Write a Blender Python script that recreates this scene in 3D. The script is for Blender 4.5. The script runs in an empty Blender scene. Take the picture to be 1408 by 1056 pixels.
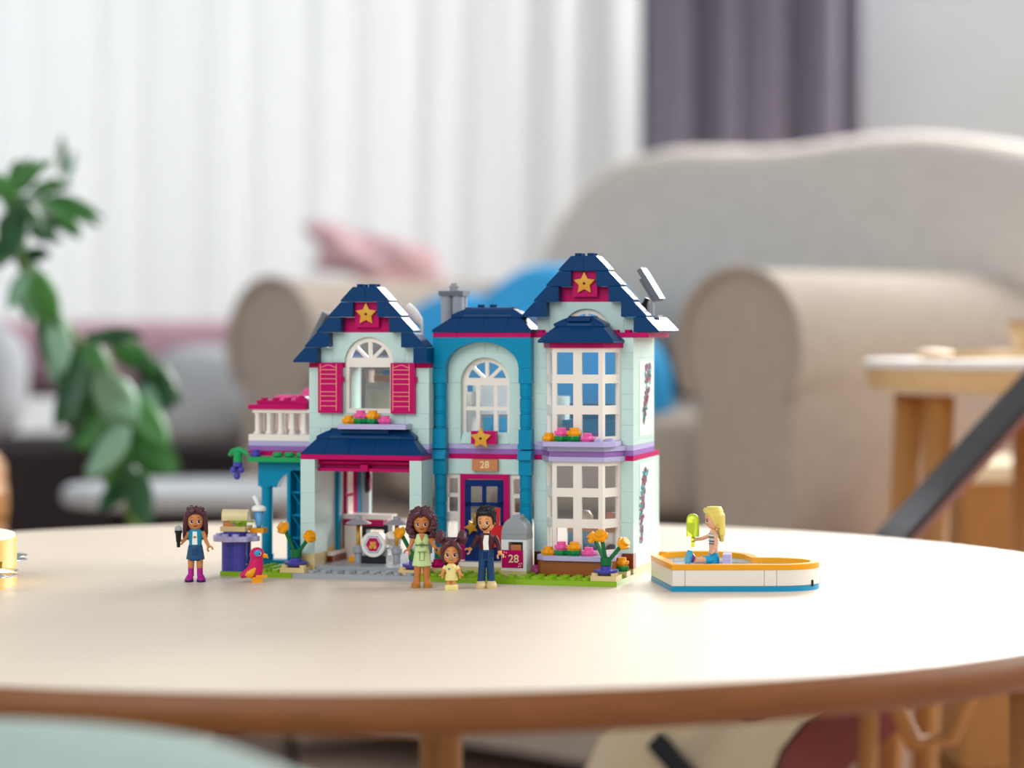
import bpy, bmesh, math, random
from mathutils import Vector, Matrix, bvhtree
random.seed(7)
SC = bpy.context.scene
COL = SC.collection
PI = math.pi
# ------------------------------------------------------------------ camera, world, lights, exposure
TZ = 0.45                       # height of the table top
EYE = TZ + 0.15592              # camera height
cam_data = bpy.data.cameras.new('camera')
cam = bpy.data.objects.new('camera', cam_data); COL.objects.link(cam)
cam.location = (0, 0, EYE); cam.rotation_euler = (PI / 2, 0, 0)
cam_data.sensor_width = 36.0; cam_data.lens = 3350 / 1408 * 36
cam_data.shift_y = -(528 - 452) / 1408
cam_data.clip_start = 0.02; cam_data.clip_end = 60
cam_data.dof.use_dof = True; cam_data.dof.focus_distance = 1.485; cam_data.dof.aperture_fstop = 4.0
SC.camera = cam
w = bpy.data.worlds.new('room_light'); SC.world = w; w.use_nodes = True
w.node_tree.nodes['Background'].inputs[0].default_value = (0.92, 0.96, 1.0, 1)
w.node_tree.nodes['Background'].inputs[1].default_value = 0.5
def area(name, loc, target, sx, sy, watt, col=(1, 1, 1)):
    d = bpy.data.lights.new(name, 'AREA'); d.shape = 'RECTANGLE'; d.size = sx; d.size_y = sy; d.energy = watt; d.color = col
    o = bpy.data.objects.new(name, d); COL.objects.link(o); o.location = loc
    o.rotation_euler = (Vector(target) - Vector(loc)).to_track_quat('-Z', 'Y').to_euler()
    return o
area('daylight_side_window', (2.25, 2.0, 1.6), (0.0, 1.5, 0.55), 1.7, 1.3, 12.5, (1.0, 0.98, 0.95)).data.spread = math.radians(80)
area('front_fill_light', (-1.0, -0.55, 1.75), (-0.05, 1.5, 0.55), 1.7, 1.4, 30, (0.97, 0.99, 1.0))  # added unseen fill behind the camera, brightens the house front
area('daylight_back_window', (1.53, 4.66, 1.84), (0.6, 1.8, 0.8), 1.7, 1.18, 215, (1.0, 0.99, 0.97))
area('daylight_curtain_window', (-1.05, 5.05, 1.3), (-1.0, 0.0, 1.1), 2.0, 2.3, 27, (1.0, 0.995, 0.99))
SC.view_settings.view_transform = 'Standard'; SC.view_settings.look = 'None'
SC.view_settings.exposure = 0.0; SC.view_settings.gamma = 1.0; SC.view_settings.use_curve_mapping = False

# ------------------------------------------------------------------ materials
MATS = {}
def s2l(c): return tuple((x / 12.92 if x <= 0.04045 else ((x + 0.055) / 1.055) ** 2.4) for x in c)
def hx(h): return s2l(tuple(int(h[i:i + 2], 16) / 255 for i in (0, 2, 4)))
def mat(name, h, rough=0.3, metal=0.0, spec=0.5, trans=0.0, bump=0, noise=0, coat=0, sheen=0):
    m = bpy.data.materials.new(name); m.use_nodes = True
    nt = m.node_tree; b = nt.nodes['Principled BSDF']; c = hx(h)
    b.inputs['Base Color'].default_value = (*c, 1); b.inputs['Roughness'].default_value = rough
    b.inputs['Metallic'].default_value = metal; b.inputs['Specular IOR Level'].default_value = spec
    b.inputs['Transmission Weight'].default_value = trans
    if coat: b.inputs['Coat Weight'].default_value = coat
    if sheen: b.inputs['Sheen Weight'].default_value = sheen
    if noise:
        tc = nt.nodes.new('ShaderNodeTexCoord'); n = nt.nodes.new('ShaderNodeTexNoise'); n.inputs['Scale'].default_value = noise
        n.inputs['Detail'].default_value = 6; nt.links.new(tc.outputs['Object'], n.inputs['Vector'])
        mx = nt.nodes.new('ShaderNodeMix'); mx.data_type = 'RGBA'
        mx.inputs[6].default_value = (*[x * 0.86 for x in c], 1); mx.inputs[7].default_value = (*[min(1, x * 1.12) for x in c], 1)
        nt.links.new(n.outputs['Fac'], mx.inputs[0]); nt.links.new(mx.outputs[2], b.inputs['Base Color'])
        if bump:
            bp = nt.nodes.new('ShaderNodeBump'); bp.inputs['Strength'].default_value = bump; bp.inputs['Distance'].default_value = 0.01
            nt.links.new(n.outputs['Fac'], bp.inputs['Height']); nt.links.new(bp.outputs['Normal'], b.inputs['Normal'])
    MATS[name] = m
    return m
def wood(name, h1, h2, scale, rough=0.4, stretch=(1, 14, 14), spec=0.4):
    m = mat(name, h1, rough, spec=spec); nt = m.node_tree; b = nt.nodes['Principled BSDF']
    tc = nt.nodes.new('ShaderNodeTexCoord'); mp = nt.nodes.new('ShaderNodeMapping'); mp.inputs['Scale'].default_value = stretch
    n = nt.nodes.new('ShaderNodeTexNoise'); n.inputs['Scale'].default_value = scale; n.inputs['Detail'].default_value = 5
    r = nt.nodes.new('ShaderNodeValToRGB'); r.color_ramp.elements[0].position = 0.3; r.color_ramp.elements[1].position = 0.7
    r.color_ramp.elements[0].color = (*hx(h1), 1); r.color_ramp.elements[1].color = (*hx(h2), 1)
    nt.links.new(tc.outputs['Object'], mp.inputs[0]); nt.links.new(mp.outputs[0], n.inputs['Vector'])
    nt.links.new(n.outputs['Fac'], r.inputs[0]); nt.links.new(r.outputs[0], b.inputs['Base Color'])
    return m
def glass(name, tint=(1, 1, 1), gloss=0.1):
    m = bpy.data.materials.new(name); m.use_nodes = True; nt = m.node_tree; nt.nodes.clear()
    o = nt.nodes.new('ShaderNodeOutputMaterial'); t = nt.nodes.new('ShaderNodeBsdfTransparent'); g = nt.nodes.new('ShaderNodeBsdfGlossy')
    t.inputs[0].default_value = (*tint, 1); g.inputs['Roughness'].default_value = 0.06
    x = nt.nodes.new('ShaderNodeMixShader'); x.inputs[0].default_value = gloss
    nt.links.new(t.outputs[0], x.inputs[1]); nt.links.new(g.outputs[0], x.inputs[2]); nt.links.new(x.outputs[0], o.inputs[0])
    MATS[name] = m
def sheer(name):
    m = bpy.data.materials.new(name); m.use_nodes = True; nt = m.node_tree; nt.nodes.clear()
    o = nt.nodes.new('ShaderNodeOutputMaterial'); t = nt.nodes.new('ShaderNodeBsdfTranslucent'); d = nt.nodes.new('ShaderNodeBsdfDiffuse')
    t.inputs[0].default_value = (0.94, 0.94, 0.94, 1); d.inputs[0].default_value = (0.88, 0.88, 0.88, 1)
    x = nt.nodes.new('ShaderNodeMixShader'); x.inputs[0].default_value = 0.45
    nt.links.new(t.outputs[0], x.inputs[1]); nt.links.new(d.outputs[0], x.inputs[2]); nt.links.new(x.outputs[0], o.inputs[0])
    MATS[name] = m
for n_, h_, r_ in [('mint', 'C4E0DA', .3), ('navy', '00396A', .34), ('teal', '0089B2', .3), ('magenta', 'BE0062', .34), ('lavender', 'B9B2DC', .3),
                   ('violet', '9A6DB8', .3), ('white', 'F1EAE0', .28), ('orange', 'F5A516', .3), ('lime', '8DB81E', .28), ('grey', 'A2A7AD', .3),
                   ('darkgrey', '6B7076', .32), ('tan', 'DEC78E', .35), ('brown', '9A5426', .35), ('redbrown', '7E3418', .35), ('nougat', 'C98255', .35),
                   ('cream', 'E9E6CF', .4), ('green', '0E8A45', .3), ('brightgreen', '19A05A', .3), ('darkgreen', '0F6B3C', .3), ('pink', 'EE5FA8', .3), ('purple', '4A48AA', .3),
                   ('black', '15161B', .35), ('gold', 'B98B2C', .35), ('starorange', 'DDA036', .35), ('red', 'D8202C', .3), ('skybl', '22A5D2', .3), ('coolwhite', 'E9EDF2', .3), ('panelmint', 'DDEBDF', .4),
                   ('deepblue', '0A2A68', .3), ('peach', 'F5B08C', .5), ('poolblue', '1597C6', .3), ('poolfloor', 'A9C7DC', .25), ('numbercream', 'F0D9A6', .5),
                   ('skin_a', 'CE8752', .4), ('skin_b', 'CB7C44', .4), ('skin_c', 'DE9358', .4), ('skin_d', 'EBB291', .4), ('skin_e', 'EBA268', .4), ('hairplum', '57303A', .27), ('hairblack', '1A1620', .3),
                   ('hairblond', 'E6D06A', .35), ('jacketplum', '4A2029', .38), ('jeans', '17436E', .4), ('skirtblue', '1F4F7A', .4), ('dressgreen', 'CFE5A0', .4), ('dressyellow', 'F2E294', .4),
                   ('boots', 'B01E8E', .25), ('bootsole', '221A52', .35), ('vestblue', '1A8FAE', .4), ('eyewhite', 'FAF8F4', .3), ('eyedark', '231A2C', .3), ('lip', '7A2A22', .4),
                   ('sandal', 'B5792A', .35), ('tealleaf', '2E9AA2', .5), ('plumleaf', '8A3A5A', .5), ('solar', 'C5CBD2', .15), ('dresstrim', '5A7A4A', .5), ('birdpink', 'D01A62', .3), ('chrome', 'D8DADD', .12)]:
    mat(n_, h_, r_, spec=.18 if n_ in ('navy', 'magenta', 'teal', 'deepblue') else .3)
MATS['chrome'].node_tree.nodes['Principled BSDF'].inputs['Metallic'].default_value = 1.0
MATS['gold'].node_tree.nodes['Principled BSDF'].inputs['Metallic'].default_value = 0.4
mat('limepop', 'DDF03A', .12, trans=.55); glass('clear', (0.97, 0.99, 1.0), 0.07); sheer('sheer')
glass('clearblue', (0.75, 0.9, 1.0), 0.12); glass('clearlime', (0.86, 0.97, 0.25), 0.12); glass('cleargrey', (0.72, 0.78, 0.9), 0.15)
wood('birch', 'D5C5B0', 'DCCDBA', 9, 0.42, (1, 18, 18)); wood('edgewood', '7E4A22', '8E5527', 14, 0.5, (2, 2, 30)); wood('legwood', 'A8743C', 'B98348', 20, 0.45, (12, 12, 1))
wood('palewood', 'D8B27C', 'E4C492', 12, 0.5, (1, 8, 8)); wood('floorwood', 'C2A898', 'CFB8A8', 3, 0.6, (1, 9, 1)); wood('guitartop', 'F0DCB0', 'F5E6C4', 30, 0.3, (1, 12, 1))
mat('wallgrey', 'B0B5B6', .8, noise=3); mat('sofa', 'B4A79B', .95, noise=40, bump=.1, spec=.1); mat('darkcurtain', '807C8C', .9, noise=30, spec=.1); mat('bluecushion', '45B2F0', .9, spec=.1, noise=30)
mat('sofalit', 'DCD3C9', .95, noise=40, bump=.1, spec=.1); mat('pinkcloth', 'F6CACD', .95, spec=.1, noise=30); mat('dustypink', 'C9A2B0', .95, spec=.1, noise=30); mat('greycushion', 'C2C6CA', .95, spec=.1, noise=12); mat('pouf', '8E9E98', .95, spec=.1, noise=60, bump=.2)  # back cushion: sofa fabric with brighter light put into its colour
mat('darkfabric', '3A3335', .9, spec=.1, noise=20); mat('leaf', '3E7A34', .4, noise=12); mat('leafdark', '1F4F27', .4, noise=12); mat('leafpale', '7FA98C', .4, noise=12); mat('stem', '5B7A32', .6)
mat('potclay', 'B9B4AC', .7); mat('guitarred', '6A0A0C', .35); mat('neckdark', '2B2426', .35); mat('tambyellow', 'EDC24A', .25); mat('drumskin', 'EFEBE2', .5); mat('softwhite', 'ECE8E2', .8)

# ------------------------------------------------------------------ helpers
def tag(o, label=None, cat=None, group=None, kind=None):
    if label: o['label'] = label
    if cat: o['category'] = cat
    if group: o['group'] = group
    if kind: o['kind'] = kind
    return o
def link(name, me, parent=None, loc=(0, 0, 0), rot=(0, 0, 0)):
    o = bpy.data.objects.new(name, me); COL.objects.link(o); o.location = loc; o.rotation_euler = rot
    if parent: o.parent = parent
    return o
def thing(name, label, cat, loc=(0, 0, 0), rz=0, group=None):
    o = bpy.data.objects.new(name, None); COL.objects.link(o); o.location = loc; o.rotation_euler = (0, 0, rz); o.empty_display_size = 0.01
    return tag(o, label, cat, group)
def setmat(me, *ms):
    for m in ms: me.materials.append(MATS[m])
    return me
def finish(bm, name, m, smooth=False, recalc=True):
    if recalc: bmesh.ops.recalc_face_normals(bm, faces=bm.faces[:])
    me = bpy.data.meshes.new(name); bm.to_mesh(me); bm.free()
    for x in (m if isinstance(m, (list, tuple)) else [m]): me.materials.append(MATS[x])
    if smooth:
        for p in me.polygons: p.use_smooth = True
    return me
def autosmooth(me, ang=40):
    # sharp edges by angle, smooth elsewhere
    bm = bmesh.new(); bm.from_mesh(me)
    for f in bm.faces: f.smooth = True
    for e in bm.edges:
        if len(e.link_faces) == 2 and e.calc_face_angle(0) > math.radians(ang): e.smooth = False
    bm.to_mesh(me); bm.free(); return me
def bev(bm, d, seg=1, ang=30):
    es = [e for e in bm.edges if len(e.link_faces) == 2 and e.calc_face_angle(0) > math.radians(ang)]
    if es and d: bmesh.ops.bevel(bm, geom=es, offset=d, offset_type='OFFSET', segments=seg, profile=0.6, affect='EDGES', clamp_overlap=True)
def add_box(bm, x0, y0, z0, x1, y1, z1):
    vs = [bm.verts.new(p) for p in ((x0, y0, z0), (x1, y0, z0), (x1, y1, z0), (x0, y1, z0), (x0, y0, z1), (x1, y0, z1), (x1, y1, z1), (x0, y1, z1))]
    for f in ((0, 3, 2, 1), (4, 5, 6, 7), (0, 1, 5, 4), (1, 2, 6, 5), (2, 3, 7, 6), (3, 0, 4, 7)): bm.faces.new([vs[i] for i in f])
def add_cyl(bm, c, r0, r1, h, n=16, cap=True):
    a = [bm.verts.new((c[0] + r0 * math.cos(2 * PI * i / n), c[1] + r0 * math.sin(2 * PI * i / n), c[2])) for i in range(n)]
    b = [bm.verts.new((c[0] + r1 * math.cos(2 * PI * i / n), c[1] + r1 * math.sin(2 * PI * i / n), c[2] + h)) for i in range(n)]
    for i in range(n): bm.faces.new((a[i], a[(i + 1) % n], b[(i + 1) % n], b[i]))
    if cap: bm.faces.new(b); bm.faces.new(a[::-1])
def add_lathe(bm, prof, n=24, c=(0, 0, 0), mi=None):
    rows = []
    for r, z in prof:
        if r < 1e-7: rows.append([bm.verts.new((c[0], c[1], c[2] + z))])
        else: rows.append([bm.verts.new((c[0] + r * math.cos(2 * PI * i / n), c[1] + r * math.sin(2 * PI * i / n), c[2] + z)) for i in range(n)])
    for k in range(len(rows) - 1):
        a, b = rows[k], rows[k + 1]
        for i in range(n):
            j = (i + 1) % n
            if len(a) == 1 and len(b) == 1: continue
            if len(a) == 1: f = bm.faces.new((a[0], b[j], b[i]))
            elif len(b) == 1: f = bm.faces.new((a[i], a[j], b[0]))
            else: f = bm.faces.new((a[i], a[j], b[j], b[i]))
            if mi: f.material_index = mi[k]
    if len(rows[0]) > 1: bm.faces.new(rows[0][::-1])
    if len(rows[-1]) > 1: bm.faces.new(rows[-1])
def add_prism(bm, poly, axis, a, b):
    """poly of 2D points extruded along axis ('y': poly=(x,z); 'x': poly=(y,z); 'z': poly=(x,y))"""
    def P(p, t): return {'y': (p[0], t, p[1]), 'x': (t, p[0], p[1]), 'z': (p[0], p[1], t)}[axis]
    A = [bm.verts.new(P(p, a)) for p in poly]; B = [bm.verts.new(P(p, b)) for p in poly]
    n = len(poly); bm.faces.new(A); bm.faces.new(B[::-1])
    for i in range(n): bm.faces.new((A[i], B[i], B[(i + 1) % n], A[(i + 1) % n]))
def add_tube(bm, pts, rad, n=10, cap=True, mi=None):
    pts = [Vector(p) for p in pts]; rows = []
    up = Vector((0, 0, 1)); prev = None
    for i, p in enumerate(pts):
        t = (pts[min(i + 1, len(pts) - 1)] - pts[max(i - 1, 0)]).normalized()
        if prev is None:
            a = t.cross(up if abs(t.z) < 0.9 else Vector((1, 0, 0))).normalized()
        else: a = (prev - t * prev.dot(t)).normalized()
        prev = a; b = t.cross(a); r = rad[i] if isinstance(rad, (list, tuple)) else rad
        rows.append([bm.verts.new(p + (a * math.cos(2 * PI * k / n) + b * math.sin(2 * PI * k / n)) * r) for k in range(n)])
    for k in range(len(rows) - 1):
        for i in range(n):
            f = bm.faces.new((rows[k][i], rows[k][(i + 1) % n], rows[k + 1][(i + 1) % n], rows[k + 1][i]))
            if mi is not None: f.material_index = mi[k] if isinstance(mi, (list, tuple)) else mi
    if cap:
        for fv, k in ((rows[0][::-1], 0), (rows[-1], -1)):
            f = bm.faces.new(fv)
            if mi is not None: f.material_index = mi[k] if isinstance(mi, (list, tuple)) else mi
def add_loft(bm, rings, n=20, mi=None, power=2.0):
    """rings: (cx, cy, z, rx, ry)"""
    rows = []
    for cx, cy, z, rx, ry in rings:
        row = []
        for k in range(n):
            a = 2 * PI * k / n; ca, sa = math.cos(a), math.sin(a)
            row.append(bm.verts.new((cx + rx * math.copysign(abs(ca) ** (2 / power), ca), cy + ry * math.copysign(abs(sa) ** (2 / power), sa), z)))
        rows.append(row)
    for k in range(len(rows) - 1):
        for i in range(n):
            f = bm.faces.new((rows[k][i], rows[k][(i + 1) % n], rows[k + 1][(i + 1) % n], rows[k + 1][i]))
            if mi is not None: f.material_index = mi[k] if isinstance(mi, (list, tuple)) else mi
    for fv, k in ((rows[0][::-1], 0), (rows[-1], -1)):
        f = bm.faces.new(fv)
        if mi is not None: f.material_index = mi[k] if isinstance(mi, (list, tuple)) else mi
def add_ball(bm, c, r, mi=None, u=12, v=8, sc=(1, 1, 1)):
    P_ = lambda a, b: bm.verts.new((c[0] + r * sc[0] * math.sin(b) * math.cos(a), c[1] + r * sc[1] * math.sin(b) * math.sin(a), c[2] + r * sc[2] * math.cos(b)))
    rows = [[P_(0, 0)]] + [[P_(2 * PI * i / u, PI * k / v) for i in range(u)] for k in range(1, v)] + [[P_(0, PI)]]
    for k in range(v):
        A, B_ = rows[k], rows[k + 1]
        for i in range(u):
            q = (i + 1) % u
            f = bm.faces.new((A[0], B_[i], B_[q])) if len(A) == 1 else bm.faces.new((A[i], B_[0], A[q])) if len(B_) == 1 else bm.faces.new((A[i], B_[i], B_[q], A[q]))
            if mi is not None: f.material_index = mi
def xform(bm, M): bmesh.ops.transform(bm, matrix=M, verts=bm.verts[:])
def star_poly(R, r, n=5, rot=PI / 2):
    return [((R if i % 2 == 0 else r) * math.cos(rot + i * PI / n), (R if i % 2 == 0 else r) * math.sin(rot + i * PI / n)) for i in range(2 * n)]
def text_mesh(txt, size, m, depth=0.0001):
    cu = bpy.data.curves.new('lettering', 'FONT'); cu.body = txt; cu.size = size; cu.align_x = 'CENTER'; cu.align_y = 'CENTER'; cu.extrude = depth; cu.offset = size * 0.015
    o = bpy.data.objects.new('lettering_source', cu); COL.objects.link(o)
    dg = bpy.context.evaluated_depsgraph_get(); me = bpy.data.meshes.new_from_object(o.evaluated_get(dg))
    bpy.data.objects.remove(o); me.materials.clear(); me.materials.append(MATS[m]); return me

# ------------------------------------------------------------------ the room
def structure(name, me, loc=(0, 0, 0), rot=(0, 0, 0)): return tag(link(name, me, None, loc, rot), kind='structure')
bm = bmesh.new(); add_box(bm, -3.2, -0.6, -0.05, 2.4, 5.4, 0); structure('floor', finish(bm, 'floor', 'floorwood'))
bm = bmesh.new(); add_box(bm, 0.02, 4.7, 0, 0.66, 4.8, 2.7); add_box(bm, 2.42, 4.7, 0, 2.5, 4.8, 2.7); add_box(bm, 0.66, 4.7, 0, 2.42, 4.8, 1.25)
add_box(bm, 0.66, 4.7, 2.45, 2.42, 4.8, 2.7); add_box(bm, -3.2, 4.7, 2.55, 0.02, 4.8, 2.7); add_box(bm, -3.2, 4.7, 0, -2.1, 4.8, 2.55)
structure('wall_back', finish(bm, 'wall_back', 'wallgrey'))
bm = bmesh.new(); add_box(bm, 2.42, -0.6, 0, 2.5, 1.1, 2.7); add_box(bm, 2.42, 2.9, 0, 2.5, 4.7, 2.7); add_box(bm, 2.42, 1.1, 0, 2.5, 2.9, 0.9); add_box(bm, 2.42, 1.1, 2.35, 2.5, 2.9, 2.7)
structure('wall_right', finish(bm, 'wall_right', 'wallgrey'))
def curtain(name, label, x0, x1, y, z0, z1, amp, folds, m, seed, thick=0.002):
    rnd = random.Random(seed); n = int(folds * 16); bm = bmesh.new(); rows = []
    ph = [rnd.uniform(-.5, .5) for _ in range(40)]
    for zi in range(7):
        t = zi / 6; z = z0 + (z1 - z0) * t; row = []
        for i in range(n + 1):
            q = i / n; a = q * folds * 2 * PI
            dy = amp * (math.sin(a + 0.5 * math.sin(3.1 * q * folds + ph[3])) + (0.35 if amp > .02 else .1) * math.sin(2 * a + ph[1]) + 0.25 * math.sin(.37 * a + ph[5] + t)) * (1 - 0.25 * t)
            row.append(bm.verts.new((x0 + (x1 - x0) * q + 0.35 * amp * math.cos(a) + 0.01 * (1 - t) * math.sin(q * 7), y + dy, z)))
        rows.append(row)
    for k in range(6):
        for i in range(n): bm.faces.new((rows[k][i], rows[k][i + 1], rows[k + 1][i + 1], rows[k + 1][i]))
    o = link(name, finish(bm, name, m, True))
    md = o.modifiers.new('thickness', 'SOLIDIFY'); md.thickness = thick
    return tag(o, label, 'curtain')
curtain('sheer_curtain', 'white sheer pleated curtain glowing with daylight across the tall window', -1.9, 0.26, 4.5, 0.05, 2.5, 0.009, 22, 'sheer', 3, 0.0)
curtain('blackout_curtain', 'dark grey heavy curtain gathered in deep folds beside the white sheer curtain', 0.22, 0.64, 4.42, 0.05, 2.5, 0.042, 4.6, 'darkcurtain', 5)
# window behind the sheer curtain
w1 = bpy.data.objects.new('window_1', None); COL.objects.link(w1); tag(w1, kind='structure')
bm = bmesh.new()
for x in (-2.1, -1.4, -0.7, -0.04): add_box(bm, x, 4.72, 0.0, x + 0.06, 4.78, 2.55)
add_box(bm, -2.1, 4.72, 0, 0.02, 4.78, 0.06); add_box(bm, -2.1, 4.72, 2.49, 0.02, 4.78, 2.55)
link('window_frame', finish(bm, 'window_frame', 'softwhite'), w1)
bm = bmesh.new(); add_box(bm, -2.08, 4.745, 0.05, 0.0, 4.75, 2.5); link('pane', finish(bm, 'pane', 'clear'), w1)

# ------------------------------------------------------------------ round table
TC = (-0.078, 1.512)
table = thing('coffee_table', 'round coffee table with pale birch top and darker rounded wooden edge', 'table', (TC[0], TC[1], 0))
R = 0.474
bm = bmesh.new(); add_lathe(bm, [(R - .004, TZ - .0012), (R - .0042, TZ), (0, TZ)], 160)
link('table_top', autosmooth(finish(bm, 'table_top', 'birch')), table)
bm = bmesh.new(); add_lathe(bm, [(R - .03, TZ - .019), (R - .006, TZ - .019), (R - .001, TZ - .015), (R, TZ - .009), (R - .001, TZ - .004), (R - .0036, TZ - .0004), (R - .0045, TZ - .0014), (R - .03, TZ - .0014)], 160)
link('table_edge', autosmooth(finish(bm, 'table_edge', 'edgewood'), 60), table)
for lx, ly in ((-0.035, 1.2), (0.268, 1.26), (-0.054, 1.86), (-0.36, 1.66)):
    bm = bmesh.new(); add_lathe(bm, [(.008, 0), (.009, .002), (.0105, .41), (.012, TZ - .0185)], 20)
    link('leg', finish(bm, 'leg', 'legwood', True), table, (lx - TC[0], ly - TC[1], 0))
bm = bmesh.new(); add_lathe(bm, [(.30, TZ - .032), (.31, TZ - .032), (.31, TZ - .019), (.30, TZ - .019)], 80)
link('under_frame', finish(bm, 'under_frame', 'edgewood'), table)
# ------------------------------------------------------------------ toy house: u along the front (studs), v into depth (studs), w up (plates)
S, PL, GAP = 0.008, 0.0032, 0.00009
HX, HY = (848 - 704) / 2.28 / 1000, 3350 / 2.28 / 1000
RZ = -math.radians(15)
house = thing('toy_house', 'large toy brick house with mint walls, navy roofs, teal columns and magenta trim', 'toy house', (HX, HY, TZ), RZ)
def hpos(u, v, wp):
    """house coordinates to the world"""
    c, s = math.cos(RZ), math.sin(RZ); x, y = u * S, v * S
    return Vector((HX + x * c - y * s, HY + x * s + y * c, TZ + wp * PL))
BC = {}
def brick_mesh(m, du, dv, dw, studs):
    k = (m, round(du, 3), round(dv, 3), round(dw, 3), studs)
    if k not in BC:
        bm = bmesh.new(); X, Y, Z = du * S, dv * S, dw * PL
        add_box(bm, GAP, GAP, 0, X - GAP, Y - GAP, Z - GAP); bev(bm, 0.00024)
        if studs:
            for i in range(int(round(du))):
                for j in range(int(round(dv))):
                    if studs == 1 or (studs == 'f' and j < 2):
                        add_cyl(bm, ((i + .5) * S, (j + .5) * S, Z - GAP), .0024, .0024, .0017, 14)
        BC[k] = finish(bm, 'brick_block', m)
    return BC[k]
def B(name, m, u, v, wp, du, dv, dw, studs=0, parent=None):
    return link(name, brick_mesh(m, du, dv, dw, studs), parent or house, (u * S, v * S, wp * PL))
def PR(name, m, poly, v0, v1, axis='y', b=.00018, parent=None, smooth=False):
    """prism: poly in (u,w) extruded in v, or axis 'x': (v,w) along u, or axis 'z': (u,v) along w"""
    bm = bmesh.new()
    if axis == 'z': add_prism(bm, [(p[0] * S, p[1] * S) for p in poly], 'z', v0 * PL, v1 * PL - GAP)
    else: add_prism(bm, [(p[0] * S, p[1] * PL) for p in poly], axis, v0 * S + GAP, v1 * S - GAP)
    bmesh.ops.recalc_face_normals(bm, faces=bm.faces[:]); bev(bm, b, 1, 35)
    me = finish(bm, name, m)
    if smooth: autosmooth(me, 30)
    return link(name, me, parent or house)
def HEX(name, m, bot, top, parent=None, b=.00018):
    """eight-corner piece: bot/top are four (u,v,w) each"""
    bm = bmesh.new(); vs = [bm.verts.new((p[0] * S, p[1] * S, p[2] * PL)) for p in list(bot) + list(top)]
    n = len(bot); bm.faces.new(vs[:n][::-1]); bm.faces.new(vs[n:])
    for i in range(n): bm.faces.new((vs[i], vs[(i + 1) % n], vs[n + (i + 1) % n], vs[n + i]))
    bmesh.ops.recalc_face_normals(bm, faces=bm.faces[:]); bev(bm, b, 1, 20)
    return link(name, finish(bm, name, m), parent or house)
def frame(u, v, wp, du, dw, cols, rows, t=.28, tw=.9, th=.35, m='white', rz=0, bar=.3, name='window_frame'):
    """rectangular toy window frame with bars, panes as children. cols/rows: counts or lists of bar positions"""
    bm = bmesh.new(); X, Z = du * S, dw * PL; tx, tz = t * S, tw * PL; d = th * S
    add_box(bm, 0, 0, 0, tx, d, Z); add_box(bm, X - tx, 0, 0, X, d, Z); add_box(bm, tx, 0, 0, X - tx, d, tz); add_box(bm, tx, 0, Z - tz, X - tx, d, Z)
    bw = bar * S
    for q in cols: add_box(bm, q * S - bw / 2, .0001, tz, q * S + bw / 2, d - .0001, Z - tz)
    for q in rows: add_box(bm, tx, .0002, q * PL - bw / 2, X - tx, d - .0002, q * PL + bw / 2)
    o = link(name, finish(bm, name, m), house, (u * S, v * S, wp * PL), (0, 0, rz))
    bm = bmesh.new(); add_box(bm, tx * .9, d * .45, tz * .9, X - tx * .9, d * .55, Z - tz * .9); link('pane', finish(bm, 'pane', 'clear'), o)
    return o
def arc(cx, cz, rx, rz, a0, a1, n):
    return [(cx + rx * math.cos(a0 + (a1 - a0) * i / n), cz + rz * math.sin(a0 + (a1 - a0) * i / n)) for i in range(n + 1)]
def fan(c, wc, R, v, d=.35):
    """half-round window with fan bars; c centre u, wc base w, R in studs"""
    k = S / PL; r = R * .82
    poly = arc(c, wc, R, R * k, 0, PI, 24) + arc(c, wc, r, r * k, PI, 0, 24)
    bm = bmesh.new(); add_prism(bm, [(p[0] * S, p[1] * PL) for p in poly], 'y', v * S, (v + d) * S)
    add_box(bm, (c - R) * S, v * S + .00005, wc * PL, (c + R) * S, (v + d) * S, (wc + .95) * PL)
    add_box(bm, (c - .13) * S, v * S + .0001, wc * PL, (c + .13) * S, (v + d) * S, (wc + r * k * 1.02) * PL)
    for sg in (-1, 1):
        a = PI / 2 + sg * math.radians(46); dx, dz = math.cos(a), math.sin(a); nx, nz = -dz, dx; L = R * .92 * S; h = .12 * S; ox, oz = c * S, (wc + .3) * PL
        add_prism(bm, [(ox + nx * h, oz + nz * h), (ox + dx * L + nx * h, oz + dz * L + nz * h), (ox + dx * L - nx * h, oz + dz * L - nz * h), (ox - nx * h, oz - nz * h)], 'y', v * S + .00015, (v + d) * S - .0001)
    o = link('arch_window_frame', autosmooth(finish(bm, 'arch_window_frame', 'white'), 30), house)
    bm = bmesh.new(); add_prism(bm, [(p[0] * S, p[1] * PL) for p in arc(c, wc, r * 1.03, r * k * 1.03, 0, PI, 24)], 'y', (v + d * .45) * S, (v + d * .55) * S)
    link('pane', finish(bm, 'pane', 'clear'), o); return o
def arch_wall(name, m, u0, u1, w0, w1, c, wc, a, b, v0, v1):
    """solid block with a half-ellipse cut from below; a in studs, b in plates"""
    poly = [(u0, w0), (u0, w1), (u1, w1), (u1, w0)] + ([(c + a, w0)] if wc > w0 else []) + arc(c, wc, a, b, 0, PI, 28) + ([(c - a, w0)] if wc > w0 else [])
    return PR(name, m, poly, v0, v1, b=.0001, smooth=True)
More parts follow.
